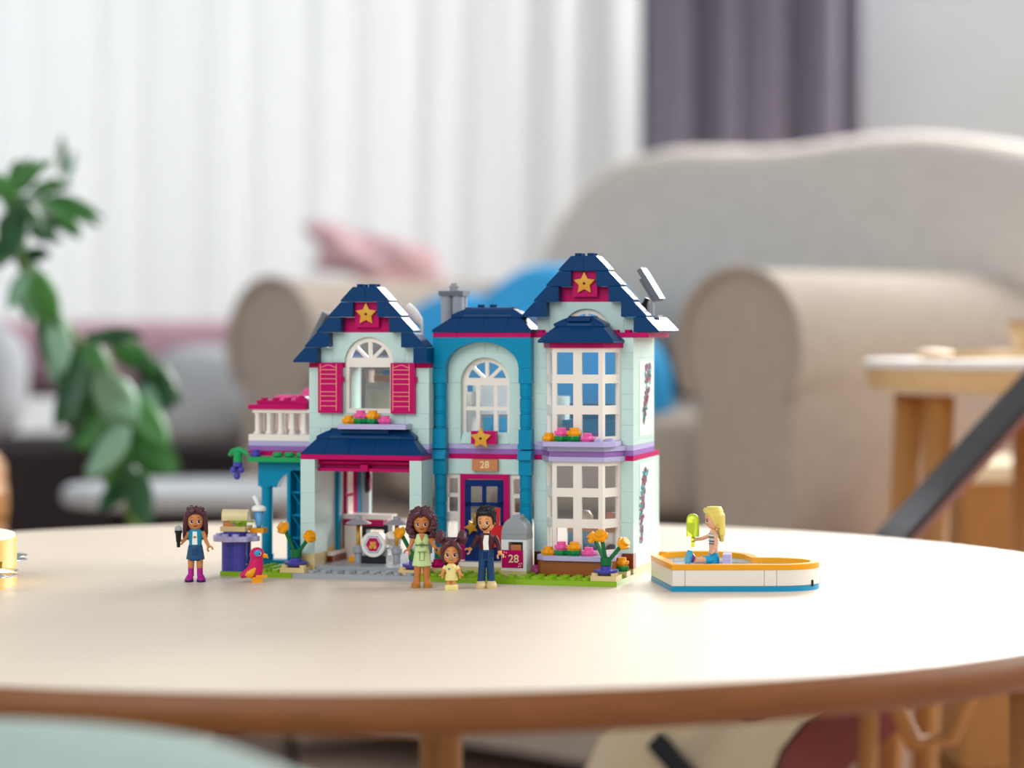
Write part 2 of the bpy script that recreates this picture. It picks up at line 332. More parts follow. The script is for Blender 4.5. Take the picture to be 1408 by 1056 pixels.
def star(name, u, v, wp, R=.92, m='starorange', th=.0022, rot=0, parent=None, hole=True):
    bm = bmesh.new(); add_prism(bm, star_poly(R * S, R * S * .5, 5, PI / 2 + rot), 'y', 0, th); bmesh.ops.recalc_face_normals(bm, faces=bm.faces[:]); bev(bm, .0005, 2, 20)
    o = link(name, autosmooth(finish(bm, name, m), 50), parent or house, (u * S, v * S - th, wp * PL))
    if hole:
        bm = bmesh.new(); add_cyl(bm, (0, 0, 0), .0008, .0008, .0003, 14); xform(bm, Matrix.Rotation(PI / 2, 4, 'X')); link('centre_hole', finish(bm, 'centre_hole', 'black'), o, (0, .0001, 0))
    return o

def studs(m, pts):
    k = ('stud', m)
    if k not in BC: bm = bmesh.new(); add_cyl(bm, (0, 0, -.0001), .0024, .0024, .0018, 16); BC[k] = autosmooth(finish(bm, 'stud', m))
    for u, v, wp in pts: link('stud', BC[k], house, (u * S, v * S, wp * PL))
# base plates -------------------------------------------------------
B('base_plate', 'lime', -32, 0, 0, 2, 2, 1, 1); B('base_plate', 'lime', -30, 0, 0, 4, 8, 1, 1)
B('base_plate', 'lime', -31.5, 8, 0, 5.5, 3, 1)
B('base_plate', 'grey', -26, 0, 0, 10, 16, 1, 'f')
B('base_plate', 'lime', -16, 0, 0, 8, 16, 1, 1); B('base_plate', 'lime', -8, 0, 0, 8, 16, 1, 1)
B('floor_tile', 'grey', -25, 2.2, 1, 8, 6.4, 1); B('floor_tile', 'grey', -25, 8.6, 1, 9, 7.4, 1)
B('floor_plate', 'tan', -16, 6, 1, 8, 10, 1); B('floor_plate', 'tan', -8, 6, 1, 8, 10, 1)
# floor slabs between the storeys: magenta, violet, lavender plates --------------------------
for u0, du, v0 in ((-26, 10, 4), (-16, 8, 6), (-8, 8, 6)):
    B('floor_plate', 'magenta', u0, v0, 23, du, 16 - v0, 1); B('floor_plate', 'violet', u0, v0, 24, du, 14 - v0, 1); B('floor_plate', 'lavender', u0, v0, 25, du, 14 - v0, 1)

# ---- left wing: garage below, bedroom above
for u0, d in ((-26, 1.2), (-17, 1)):
    B('tan_block', 'tan', u0, 2, 1, d, 2.4, 3.4)
    for w0, dw in ((4.4, 6), (10.4, 6), (16.4, 6.6)): B('brick', 'mint', u0, 2, w0, d, 3, dw)
B('garage_beam', 'magenta', -26, 2, 23, 10, 2, 1)
bm = bmesh.new(); add_tube(bm, [(-24.8 * S, 3 * S, 22.4 * PL), (-17 * S, 3 * S, 22.4 * PL)], .0016, 12); add_box(bm, -24.8 * S, 2.7 * S, 20.6 * PL, -17 * S, 3.5 * S, 21.2 * PL)
gd = link('garage_door', autosmooth(finish(bm, 'garage_door', 'magenta')), house)
bm = bmesh.new()
for k in range(4): add_box(bm, (-24.8 + k * 1.96) * S, (3.3) * S, 20.9 * PL, (-24.8 + k * 1.96 + 1.9) * S, 3.6 * S, 23 * PL)
link('door_slat', finish(bm, 'door_slat', 'magenta'), gd)
bm = bmesh.new(); add_box(bm, -21.2 * S, 2.5 * S, 20.7 * PL, -20.6 * S, 3 * S, 22 * PL); link('door_handle', finish(bm, 'door_handle', 'magenta'), gd)
for w0, dw in ((2, 3), (5, 9), (14, 9)):
    m = 'tan' if w0 == 2 else 'mint'
    B('brick', m, -26, 5, w0, 1, 4, dw); B('brick', m, -26, 9, w0, 1, 5, dw)
# garage canopy roof
xb = [-26.05, -24.05, -22.02, -20, -17.98, -15.95]; xt = [-25, -24.02, -22.03, -20.0, -17.95, -17]
for i in range(5):
    HEX('slope_brick', 'navy', [(xb[i], 1.95, 24), (xb[i + 1], 1.95, 24), (xb[i + 1], 4.3, 24), (xb[i], 4.3, 24)],
        [(xt[i], 3.0, 27), (xt[i + 1], 3.0, 27), (xt[i + 1], 4.3, 27), (xt[i], 4.3, 27)])
def curved_cap(u0, u1, t0, t1, v0, v1, w0, w1, cuts, m='navy'):
    """low curved roof cap: front and side profile rounded. pieces cut at `cuts`"""
    ed = [u0] + cuts + [u1]
    for i in range(len(ed) - 1):
        a, b = ed[i], ed[i + 1]; L = i == 0; Rr = i == len(ed) - 2
        if not L and not Rr:
            prof = [(v0, w0), (v0, w0 + .25 * (w1 - w0))] + [(v0 + (v1 - v0) * t, w0 + (w1 - w0) * (.25 + .75 * math.sin(t * PI / 2))) for t in (.2, .4, .6, .8, 1)] + [(v1 + 1.2, w1), (v1 + 1.2, w0)]
            PR('curved_slope', m, prof, a, b, 'x', b=.0001, smooth=True)
        else:
            # corner piece: loft of nested rings
            bm = bmesh.new(); rows = []
            steps = [(0, 0), (0, .25)] + [(t, .25 + .75 * math.sin(t * PI / 2)) for t in (.2, .4, .6, .8, 1)]
            tt = t0 if L else t1
            for t, h in steps:
                o = (a + (tt - a) * t) if L else (b + (tt - b) * t); vf = v0 + (v1 - v0) * t; wz = w0 + (w1 - w0) * h; inn = b if L else a
                rows.append([bm.verts.new((q[0] * S, q[1] * S, wz * PL)) for q in ((o, vf), (inn, vf), (inn, v1 + 1.2), (o, v1 + 1.2))])
            for k in range(len(rows) - 1):
                for q in range(4): bm.faces.new((rows[k][q], rows[k][(q + 1) % 4], rows[k + 1][(q + 1) % 4], rows[k + 1][q]))
            bm.faces.new(rows[0][::-1]); bm.faces.new(rows[-1])
            link('curved_slope', autosmooth(finish(bm, 'curved_slope', m), 35), house)
curved_cap(-25.0, -16.9, -23.3, -18.1, 2.95, 3.7, 27, 29, [-24, -18])
B('tile', 'navy', -23, 2.9, 28.1, 4, 1.1, .85)
B('flower_ledge', 'lavender', -23, 2.3, 29, 5.6, 1.7, 1)
# bedroom wall
B('brick', 'mint', -26, 4, 26, 1, 1, 3); B('brick', 'mint', -25, 4, 26, 8, 1, 3); B('brick', 'mint', -17, 4, 26, 1, 1, 3)
B('brick', 'mint', -26, 4, 29, 2, 1, 3); B('brick', 'mint', -24, 4, 29, 6, 1, 3); B('brick', 'mint', -18, 4, 29, 2, 1, 3)
B('brick', 'mint', -26, 4, 32, 3, 1, 9)
B('brick', 'mint', -19, 4, 32, 3, 1, 6); B('brick', 'mint', -19, 4, 38, 3, 1, 3)
B('trim_plate', 'magenta', -26, 4, 41, 3, 10, 1); B('trim_plate', 'magenta', -19, 4, 41, 3, 10, 1)
frame(-23, 4.25, 32, 4, 10, [], [], t=.3, tw=.9, th=.5); 
for w0, dw in ((26, 6), (32, 9)):
    B('brick', 'mint', -26, 5, w0, 1, 4, dw); B('brick', 'mint', -26, 9, w0, 1, 5, dw); B('brick', 'mint', -17, 5, w0, 1, 4, dw); B('brick', 'mint', -17, 9, w0, 1, 5, dw)
B('floor_plate', 'white', -25, 6, 26, 8, 8, .6)
B('interior_block', 'skybl', -13, 9, 26, 2, 1, 5); B('interior_block', 'coolwhite', -14, 9.5, 31.5, 3.6, 1, 6); B('interior_block', 'white', -15, 8.5, 26, 1.2, 1.5, 10)
# shutters
for u0 in (-25.1, -19.05):
    sh = B('shutter', 'magenta', u0, 3.55, 32, 2, .42, 10)
    bm = bmesh.new(); x0, x1, t, y0 = .2 * S, 1.55 * S, .00033, -.00006
    for x in (x0, x1): add_box(bm, x - t / 2, y0, .5 * PL, x + t / 2, .0002, 9.7 * PL)
    for z in (1.4, 2.4, 3.4, 4.2, 5.8, 6.8, 7.7, 8.6): add_box(bm, x0, y0, z * PL - t / 2, x1, .0002, z * PL + t / 2)
    for i in range(8):
        xa, xb_ = x0 + (x1 - x0) * i / 8, x0 + (x1 - x0) * (i + 1) / 8
        za, zb = [(9.05 + .5 * math.sin(PI * min(max(q, 0), 1)) ** 2) * PL for q in (i / 8, (i + 1) / 8)]
        add_prism(bm, [(xa, za - t / 2), (xb_, zb - t / 2), (xb_, zb + t / 2), (xa, za + t / 2)], 'y', y0, .0002)
    link('slat_print', finish(bm, 'slat_print', 'peach'), sh)
    bm = bmesh.new(); add_box(bm, 2.0 * S, .1 * S, 6.2 * PL, 2.12 * S, .5 * S, 7.2 * PL); link('hinge', finish(bm, 'hinge', 'magenta'), sh)
# gable of the left wing (front bricks of the roof stand one stud proud)
def gable(c, w0, vf, vb, skip=()):
    for k in range(1, 6):
        wb = w0 + (5 - k) * 3
        for sg in (-1, 1):
            if (k, sg) in skip: continue
            tip, inn = c + sg * (k + 1), c + sg * (k - 1)
            poly = [(tip, wb + .05), (tip, wb + .4), (tip - sg * 1, wb + 2.98), (inn, wb + 2.98), (inn, wb + .05)]
            cuts = [vf, vf + 4, vb] if k == 5 else [vf, vf + 2]
            for q in range(len(cuts) - 1): PR('slope_brick', 'navy', poly, cuts[q], cuts[q + 1])
    studs('navy', [(c + i, vf + .5 + j, w0 + 15) for i in (-.5, .5) for j in range(2)])
gable(-21, 42, 3, 14, skip=((5, 1),))
B('roof_block', 'navy', -17, 3, 42, 1.1, 11, 3); B('roof_plate', 'navy', -25, 5, 42, 8, 9, 1); B('roof_plate', 'navy', -7, 8, 48, 7, 6, 1)
arch_wall('arch_brick', 'mint', -24, -18, 42, 48, -21, 42, 2.02, 5.05, 4, 5)
B('brick', 'mint', -25, 4, 42, 1, 1, 3); B('brick', 'mint', -18, 4, 42, 1, 1, 3)
fan(-21, 42, 2, 4.3)
B('brick', 'magenta', -23, 4, 48, 4, 1, 3); B('brick', 'magenta', -22, 4, 51, 2, 1, 3)
gt = B('gable_tile', 'magenta', -22, 3.55, 49, 2, .45, 5); star('star_emblem', 1, 0, 2.6, parent=gt)
# terrace on the left: arch, balcony, railing
B('terrace_plate', 'teal', -31.2, 5.8, 1, 5, 1.5, 1)
for w0 in (2, 4.5): pass
bm = bmesh.new(); add_lathe(bm, [(.0044, 0), (.0044, .0034), (.0036, .0036), (.0036, .0118), (.0036, .046), (.004, .0462), (.004, .0476)], 20)
link('column_brick', autosmooth(finish(bm, 'column_brick', 'teal')), house, (-30.5 * S, 6.5 * S, 2 * PL))
PR('half_arch', 'teal', [(-31.1, 16.8), (-31.1, 22.4), (-26, 22.4), (-26, 20)] + [(-28.6 - .05, 20.2)] + arc(-27.2, 15.5, 2.35, 5.0, math.radians(112), math.radians(168), 10) + [(-29.9, 16.8)], 6, 7, b=.0001, smooth=True)
bm = bmesh.new(); u0, u1 = -28.6 * S, -26.9 * S
add_box(bm, u0, 6 * S, 2 * PL, u0 + .0022, 7.6 * S, 20.4 * PL); add_box(bm, u1 - .0025, 6 * S, 2 * PL, u1, 7.6 * S, 20.4 * PL); add_box(bm, u0, 7.4 * S, 2 * PL, u1, 7.6 * S, 20.4 * PL)
for k in range(4):
    z0 = (2 + k * 4.6) * PL; z1 = z0 + 4.6 * PL
    add_prism(bm, [(u0 + .002, z1 - .001), (u0 + .002, z1), (u1 - .002, z0 + .001), (u1 - .002, z0)], 'y', 6.4 * S, 6.7 * S); add_box(bm, u0 + .002, 6.4 * S, z1 - .0012, u1 - .002, 6.8 * S, z1)
link('trellis', finish(bm, 'trellis', 'teal'), house)
B('terrace_plate', 'magenta', -32, 6.2, 23, 6, 7.8, 1); B('terrace_plate', 'violet', -32, 6.2, 24, 6, 7.8, 1); B('terrace_plate', 'lavender', -32, 6.2, 25, 6, 7.8, 1)
def railing(u0, v0, n, rz):
    rl = bpy.data.objects.new('railing', None); COL.objects.link(rl); rl.parent = house; rl.location = (u0 * S, v0 * S, 26 * PL); rl.rotation_euler = (0, 0, rz)
    bm = bmesh.new(); add_box(bm, 0, 0, 0, n * S, .9 * S, 1.3 * PL); bev(bm, .0002); link('bottom_rail', finish(bm, 'bottom_rail', 'white'), rl)
    bm = bmesh.new(); add_box(bm, .3 * S, .1 * S, 5.7 * PL, n * S, .8 * S, 6.4 * PL); bev(bm, .0002); link('top_rail', finish(bm, 'top_rail', 'white'), rl)
    pm = None
    for k in range(n):
        if pm is None:
            bm = bmesh.new(); add_lathe(bm, [(.0026, 0), (.0026, .001), (.0017, .0022), (.0016, .0125), (.0024, .0142)], 14); pm = finish(bm, 'baluster', 'white', True)
        link('baluster', pm, rl, ((k + .62) * S, .45 * S, 1.3 * PL))
    return rl
railing(-32, 6.2, 6, 0); railing(-31.1, 7.1, 7, PI / 2); railing(-32, 13.1, 6, 0)
cp = B('rail_cap', 'magenta', -32, 6.1, 32.4, 5, 1.1, 1); B('rail_cap', 'magenta', -32, 7.2, 32.4, 1.2, 6.8, 1, 0); B('rail_cap', 'magenta', -32, 13, 32.4, 6, 1, 1)
B('rail_cap', 'magenta', -31.6, 7.0, 33.4, 4, 1, .8, 1); B('rail_cap', 'pink', -31.5, 10, 33.4, 5, 3, 1, 1); B('rail_cap', 'pink', -29.5, 12, 34.4, 3, 1, 1.6, 1)
PR('rounded_cap', 'magenta', arc(-27.4, 33.4, .52, 1.9, 0, PI, 12), 6.1, 7.1)
# vine on the pergola
B('vine_plate', 'brightgreen', -31.6, 5, 21.9, 5.4, 1, 1)
for u0 in (-29.2, -28.2, -27.2):
    bm = bmesh.new(); add_lathe(bm, [(.0022, 0), (.0034, .0006), (.0034, .0024), (.0026, .003)], 14); link('vine_leaf_bud', finish(bm, 'vine_leaf_bud', 'brightgreen'), house, (u0 * S, 5.5 * S, 22.9 * PL))

# ---- middle: entrance below, arched window above
for u0 in (-16, -9):
    B('column_block', 'teal', u0, 5, 38, 1, 1, 3); B('column_block', 'teal', u0, 5, 26, 1, 1, 3)
    B('column_collar', 'teal', u0 - .06, 4.9, 25.1, 1.12, 1.1, 1)
    HEX('column_slope', 'teal', [(u0 - .05, 4.7, 23), (u0 + 1.05, 4.7, 23), (u0 + 1.05, 6, 23), (u0 - .05, 6, 23)], [(u0 - .05, 5.1, 24.9), (u0 + 1.05, 5.1, 24.9), (u0 + 1.05, 6, 24.9), (u0 - .05, 6, 24.9)])
    B('column_block', 'teal', u0, 5, 20, 1, 1, 3)
    if 'colm' not in BC:
        bm = bmesh.new(); add_lathe(bm, [(.0036, 0), (.0036, .0012), (.0040, .0015), (.0040, .0094), (.0036, .0095)], 20); BC['colm'] = autosmooth(finish(bm, 'column_brick', 'teal'), 30)
    for w0 in (2, 5, 8, 11, 14, 17, 29, 32, 35): link('column_brick', BC['colm'], house, ((u0 + .5) * S, 5.5 * S, w0 * PL))
arch_wall('teal_arch', 'teal', -16, -8, 41, 47, -12, 41, 3.0, 5.1, 5, 6)
B('trim_plate', 'magenta', -16, 5, 47, 2, 4, 1); B('trim_plate', 'magenta', -14, 5, 47, 6, 4, 1); B('ceiling_plate', 'magenta', -16, 9, 47, 8, 5, 1)
# mint wall of the upper storey with arched opening
for u0, d in ((-16, 2), (-10, 2)):
    for w0, dw in ((26, 3), (29, 9)): B('brick', 'mint', u0, 6, w0, d, 1, dw)
arch_wall('arch_brick', 'mint', -15.5, -8.5, 38, 44, -12, 38, 2.02, 5.05, 6, 7)
B('brick', 'mint', -15, 6, 44, 3, 1, 3); B('brick', 'mint', -12, 6, 44, 1, 1, 3); B('brick', 'mint', -11, 6, 44, 2, 1, 3)
fan(-12, 38, 2, 6.55)
frame(-14, 6.55, 26, 4, 12, [1.28, 2.72], [6.9], t=.3, tw=.5, th=.4)
HEX('sill_slope', 'mint', [(-14, 5.9, 26), (-10, 5.9, 26), (-10, 6.6, 26), (-14, 6.6, 26)], [(-14, 6.45, 28.2), (-10, 6.45, 28.2), (-10, 6.6, 28.2), (-14, 6.6, 28.2)])
sb = B('star_box', 'magenta', -12.95, 5.25, 26, 2.05, .7, 2.6); star('star_emblem', .88, 0, 1.15, parent=sb)
# entrance storey
ln = B('lintel', 'mint', -15, 6, 20, 6, 1, 3)
nt_ = B('number_tile', 'nougat', -12.95, 5.55, 20.7, 2.1, .42, 2.3)
link('number_print', text_mesh('28', .0062, 'numbercream'), nt_, (1.05 * S, -.00004, 1.15 * PL), (PI / 2, 0, 0))
for u0, nm in ((-15.4, 0), (-10, 1)):
    frame(u0, 6.2, 3, 1.4, 8.5, [], [], t=.28, tw=1, th=.5); frame(u0, 6.2, 11.5, 1.4, 8.5, [], [4.2], t=.28, tw=.9, th=.5)
B('step', 'white', -14.4, 4.6, 2, 4.9, 1.4, .9); B('step', 'tan', -14.6, 4.2, 1, 5.2, 1.8, 1)
df = bpy.data.objects.new('door_frame', None); COL.objects.link(df); df.parent = house
bm = bmesh.new(); t = .42
for bx in ((-14, -14 + t, 3, 20), (-10 - t, -10, 3, 20), (-14 + t, -10 - t, 19, 20)): add_box(bm, bx[0] * S, 5.85 * S, bx[2] * PL, bx[1] * S, 6.7 * S, bx[3] * PL)
bev(bm, .00015); link('frame_bars', finish(bm, 'frame_bars', 'magenta'), df)
# the door: hinged at its east edge, swung out a little
dm = bmesh.new(); W, Hh, th = 3.12 * S, 16 * PL, .3 * S
xs = [0, .2, .46, .55, .81, 1.0]
def dbar(a, b, z0, z1): add_box(dm, -W * b, 0, z0 * Hh, -W * a, th, z1 * Hh)
dbar(0, 1, 0, .47); dbar(0, 1, .92, 1); dbar(0, 1, .675, .725)
for a, b in ((0, .17), (.45, .56), (.84, 1)): dbar(a, b, .46, .93)
add_box(dm, -W * .86, -.0006, .05 * Hh, -W * .78, 0, .40 * Hh); add_box(dm, -W * .3, -.0006, .05 * Hh, -W * .22, 0, .40 * Hh); add_box(dm, -W * .86, -.0006, .38 * Hh, -W * .22, 0, .41 * Hh)
bev(dm, .00012)
door = link('door', finish(dm, 'door', 'deepblue'), house, (-10.42 * S, 6.0 * S, 2.9 * PL), (0, 0, math.radians(12)))
bm = bmesh.new(); add_box(bm, -W * .85, th * .45, .46 * Hh, -W * .15, th * .55, .93 * Hh); link('pane', finish(bm, 'pane', 'clear'), door)
st = star('door_star', 0, 0, 0, R=.62, m='gold', parent=door, hole=False, rot=.35); st.location = (-W * .82, -.0032, .42 * Hh)
bm = bmesh.new(); add_tube(bm, [(0, 0, 0), (0, -.0005, .004), (.0012, -.0005, .0072)], [.0013, .0011, .0016], 10); link('door_knob', finish(bm, 'door_knob', 'gold', True), door, (-W * .74, -.0028, .46 * Hh))
# roof of the middle part
xb = [-16.02, -14, -10, -7.96]; xt = [-14.75, -13.95, -10.05, -9.1]
for i, (a, b) in enumerate(((0, 1), (1, 2), (2, 3))):
    mids = [(xb[a], xt[a], xb[b], xt[b])] if i != 1 else [(-14, -13.95, -12, -12), (-12, -12, -10, -10.05)]
    for p, q, r, s_ in mids:
        HEX('slope_brick', 'navy', [(p, 4.9, 48.0), (r, 4.9, 48.0), (r, 8, 48.0), (p, 8, 48.0)], [(p, 4.9, 48.55), (r, 4.9, 48.55), (r, 8, 48.55), (p, 8, 48.55)], b=0)
        HEX('slope_brick', 'navy', [(p, 4.9, 48.55), (r, 4.9, 48.55), (r, 8, 48.55), (p, 8, 48.55)], [(q, 6.0, 51), (s_, 6.0, 51), (s_, 8, 51), (q, 8, 51)])
curved_cap(-14.75, -8.9, -12.9, -10.6, 5.95, 7.0, 51, 53, [-13.8, -9.8])
B('roof_block', 'navy', -16, 8, 48, 8, 6, 1); B('roof_block', 'navy', -14.7, 8, 49, 5.6, 5, 2)
studs('navy', [(-12.7, 7.5, 53), (-11.7, 7.5, 53)])
# chimney
ch = bpy.data.objects.new('chimney', None); COL.objects.link(ch); ch.parent = house; ch.location = (-16.95 * S, 10 * S, 49 * PL); ch.scale = (.93, .93, 1)
for k in range(2):
    bm = bmesh.new()
    for i in range(2):
        for j in range(2): add_cyl(bm, ((.52 + i * 1.02) * S, (.52 + j * 1.02) * S, k * 3.2 * PL), .0041, .0041, 3.15 * PL, 18)
    link('chimney_brick', autosmooth(finish(bm, 'chimney_brick', 'grey')), ch)
bm = bmesh.new(); add_box(bm, -.06 * S, -.06 * S, 6.4 * PL, 2.15 * S, 2.15 * S, 7.4 * PL); bev(bm, .0002); link('chimney_cap', finish(bm, 'chimney_cap', 'darkgrey'), ch)
bm = bmesh.new(); add_lathe(bm, [(.0034, 0), (.0034, .0022), (.0039, .0024), (.0039, .0034), (.0024, .0035), (.0024, .0052), (.0014, .0052), (.0014, .004), (0, .004)], 20); link('chimney_pot', autosmooth(finish(bm, 'chimney_pot', 'grey')), ch, (1.05 * S, 1.05 * S, 7.4 * PL))

# ---- right tower with the bay window
for u0 in (-8, -1):
    B('brick', 'redbrown', u0, 6, 2, 1, 1, 3)
    for w0, dw in ((5, 6), (11, 6), (17, 6)): B('brick', 'mint', u0, 6, w0, 1, 1, dw)
    for w0, dw in ((26, 4), (30, 3), (33, 3), (36, 5), (41, 3), (44, 3)): B('brick', 'mint', u0, 6, w0, 1, 1, dw)
# east side wall: panels and bricks, deeper below
B('brick', 'tan', -1, 7, 1, 1, 9, 1); B('brick', 'cream', -1, 7, 2, 1, 3, 3); B('brick', 'cream', -1, 10, 2, 1, 3, 3); B('brick', 'cream', -1, 13, 2, 1, 3, 3)
B('wall_panel', 'mint', -1, 7, 5, 1, 1, 18); pl = B('wall_panel', 'mint', -1, 8, 5, 1, 8, 18)
B('brick', 'mint', -1, 7, 26, 1, 7, 1); B('wall_panel', 'mint', -1, 7, 27, 1, 1, 16); pu = B('wall_panel', 'mint', -1, 8, 27, 1, 6, 16)
B('brick', 'mint', -1, 7, 43, 1, 2, 4); B('brick', 'mint', -1, 9, 43, 1, 5, 4)
def ivy(panel, du, h, seed, path, sp):
    bm = bmesh.new(); add_box(bm, 1 * S - .00004, .25 * S, .6 * PL, 1 * S + .00012, du * S, (h - .8) * PL); link('cream_print', finish(bm, 'cream_print', 'panelmint'), panel)
    for mname, sd in (('tealleaf', 1), ('plumleaf', 2)):
        rnd = random.Random(seed + sd); bm = bmesh.new()
        for i in range(90 if sd == 1 else 46):
            q = rnd.random(); k = q * (len(path) - 1); a = int(k); f = k - a; a2 = min(a + 1, len(path) - 1)
            y = (path[a][0] * (1 - f) + path[a2][0] * f) * S + rnd.uniform(-sp, sp) * (.5 + q) * S; z = (path[a][1] * (1 - f) + path[a2][1] * f) * PL + rnd.uniform(-.002, .002)
            r = rnd.uniform(.0012, .0024); an = rnd.uniform(0, PI)
            add_prism(bm, [(y + 1.9 * (r * c_ * math.cos(an) - r * .5 * s_ * math.sin(an)), z + r * c_ * math.sin(an) + r * .5 * s_ * math.cos(an)) for c_, s_ in ((1, 0), (.4, 1), (-.5, .8), (-1, 0), (-.5, -.8), (.4, -1))], 'x', S + .0001, S + .00022 + .00005 * sd)
        link('ivy_print', finish(bm, 'ivy_print', mname), panel)
ivy(pl, 6.6, 18, 11, [(1.0, 1.5), (1.0, 6), (1.2, 9), (1.7, 13), (2.6, 16)], .7)
ivy(pu, 5.6, 16, 21, [(1.7, 3.6), (2.3, 6), (2.9, 9), (3.4, 12), (3.5, 14.6)], .8)
# west side wall of the tower (inside)
B('brick', 'mint', -8, 7, 26, 1, 7, 9)
B('trim_plate', 'magenta', -8.4, 6, 47, 9.6, 8, 1)
studs('magenta', [(u0, 6.5, 48) for u0 in (-7.5, -6.5, -1.5, -.5)])
gable(-4, 48, 6, 14, skip=((5, -1),))
arch_wall('arch_brick', 'mint', -7, -1, 48, 54, -4, 47.6, 2.02, 5.05, 7, 8)
B('brick', 'mint', -8, 7, 48, 1, 1, 3); B('brick', 'mint', -1, 7, 48, 1, 1, 3); fan(-4, 47.6, 2, 7.3)
B('brick', 'magenta', -6, 7, 54, 4, 1, 3); B('brick', 'magenta', -5, 7, 57, 2, 1, 3)
gt = B('gable_tile', 'magenta', -5, 6.5, 55, 2, .48, 5); star('star_emblem', 1, 0, 2.6, parent=gt)
# bay window: frames on three facets, three rows per storey
def facet(p, q, wp, dw, t=.3):
    L = math.hypot(q[0] - p[0], q[1] - p[1]); a = math.atan2(q[1] - p[1], q[0] - p[0])
    frame(p[0], p[1], wp, L, dw, [], [], t=t, tw=.85, th=.32, rz=a)
for w0 in (5, 11, 17, 27, 33, 39):
    facet((-6, 4), (-4, 4), w0, 6, .34); facet((-4, 4), (-2, 4), w0, 6, .34)
    facet((-7, 6), (-6, 4), w0, 6, .3); facet((-2, 4), (-1, 6), w0, 6, .3)
def trap(name, m, o, w0, w1, vf=4):
    poly = [(-7 - o, 6), (-6 - .6 * o, vf - o), (-2 + .6 * o, vf - o), (-1 + o, 6)]
    return PR(name, m, poly, w0, w1, 'z')
PR('bay_base', 'brown', [(-7.05, 6), (-7.05, 3.6), (-6.7, 3), (-1.2, 3), (-.85, 3.6), (-.85, 6)], 1, 4, 'z')
PR('bay_sill', 'lavender', [(-7.1, 6), (-7.1, 3.5), (-6.4, 2.7), (-1.6, 2.7), (-.9, 3.5), (-.9, 6)], 4, 5, 'z')
trap('bay_band', 'lavender', .35, 23, 24); trap('bay_band', 'violet', .3, 24, 25); trap('bay_band', 'lavender', .45, 25, 26)
PR('bay_sill', 'lavender', [(-7.1, 6), (-7.1, 3.6), (-6.4, 2.6), (-1.6, 2.6), (-.9, 3.6), (-.9, 6)], 26, 27, 'z')
studs('lavender', [(-6.6, 4.3, 27), (-2.2, 3.2, 27), (-1.5, 4.2, 27)])
trap('bay_trim', 'magenta', .2, 45, 46)
eb = [(-7.3, 6.2), (-7.0, 3.3), (-5, 3.0), (-3, 3.0), (-1.0, 3.3), (-.7, 6.2)]; et = [(-6.0, 6.2), (-5.85, 4.5), (-4.95, 4.4), (-3.05, 4.4), (-2.15, 4.5), (-2, 6.2)]
for i in range(5):
    p, q, a, b = eb[i], eb[i + 1], et[i], et[i + 1]
    c0 = ((p[0] + a[0] * 3) / 4 if i in (0, 4) else a[0], 6.2); 
    bot = [(p[0], p[1], 46.5), (q[0], q[1], 46.5), (max(min(b[0], q[0]), p[0]) if i not in (0, 4) else b[0], 6.2, 46.5), (a[0], 6.2, 46.5)]
    top = [(a[0], a[1], 49.2), (b[0], b[1], 49.2), (b[0], 6.2, 49.2), (a[0], 6.2, 49.2)]
    if i == 0: bot = [(p[0], p[1], 46.5), (q[0], q[1], 46.5), (b[0], b[1], 46.5), (a[0], a[1], 46.5)]; top = [(a[0] - .02, a[1], 49.2), (b[0] - .02, b[1], 49.2), (b[0], b[1], 49.2), (a[0], a[1], 49.2)]
    if i == 4: bot = [(p[0], p[1], 46.5), (q[0], q[1], 46.5), (b[0], b[1], 46.5), (a[0], a[1], 46.5)]; top = [(a[0] + .02, a[1], 49.2), (b[0] + .02, b[1], 49.2), (b[0], b[1], 49.2), (a[0], a[1], 49.2)]
    HEX('slope_brick', 'navy', bot, top, b=.0001)
PR('bay_eave', 'navy', eb, 46, 46.5, 'z')
curved_cap(-6.0, -2.0, -4.3, -3.7, 4.4, 5.4, 49.2, 51.2, [-5, -3]); B('tile', 'navy', -4.9, 4.35, 50.2, 1.8, .8, .7)
# solar panels on the roofs
def solar(u, v, wp, tilt, name='solar_panel'):
    o = bpy.data.objects.new(name, None); COL.objects.link(o); o.parent = house; o.location = (u * S, v * S, wp * PL); o.rotation_euler = (0, tilt, 0)
    bm = bmesh.new(); add_box(bm, -.0115, 0, 0, .0115, .016, .0032); bev(bm, .0002); link('panel_plate', finish(bm, 'panel_plate', 'darkgrey'), o)
    bm = bmesh.new(); add_box(bm, -.006, .003, -.0024, .0105, .013, 0); link('panel_back', finish(bm, 'panel_back', 'darkgrey'), o)
    cm = bmesh.new(); add_box(cm, 0, 0, 0, .0027, .0076, .0003); cell = finish(cm, 'solar_cell', 'solar')
    for i in range(8):
        for j in range(2): link('solar_cell', cell, o, (-.0113 + i * .00284, .0003 + j * .0079, .0032))
    return o
solar(.3, 9.3, 57.2, math.radians(58))
bm = bmesh.new(); add_tube(bm, [(-.1 * S, 10.3 * S, 53.2 * PL), (.2 * S, 10.3 * S, 54.8 * PL)], .0016, 12); add_box(bm, -.6 * S, 9.8 * S, 49 * PL, .3 * S, 10.8 * S, 53.8 * PL); link('panel_bracket', finish(bm, 'panel_bracket', 'black'), house)
bm = bmesh.new(); add_tube(bm, [(.75 * S, 9.7 * S, 51.0 * PL), (.75 * S, 9.7 * S, 54.0 * PL)], .0012, 10); add_box(bm, .2 * S, 9.2 * S, 50.9 * PL, 1.3 * S, 11 * S, 51.4 * PL); link('panel_clip', finish(bm, 'panel_clip', 'grey'), house)
solar(-27.3, 10, 48.6, math.radians(-62)); B('panel_bracket', 'grey', -27.2, 10.6, 42, 1.4, 1, 5)
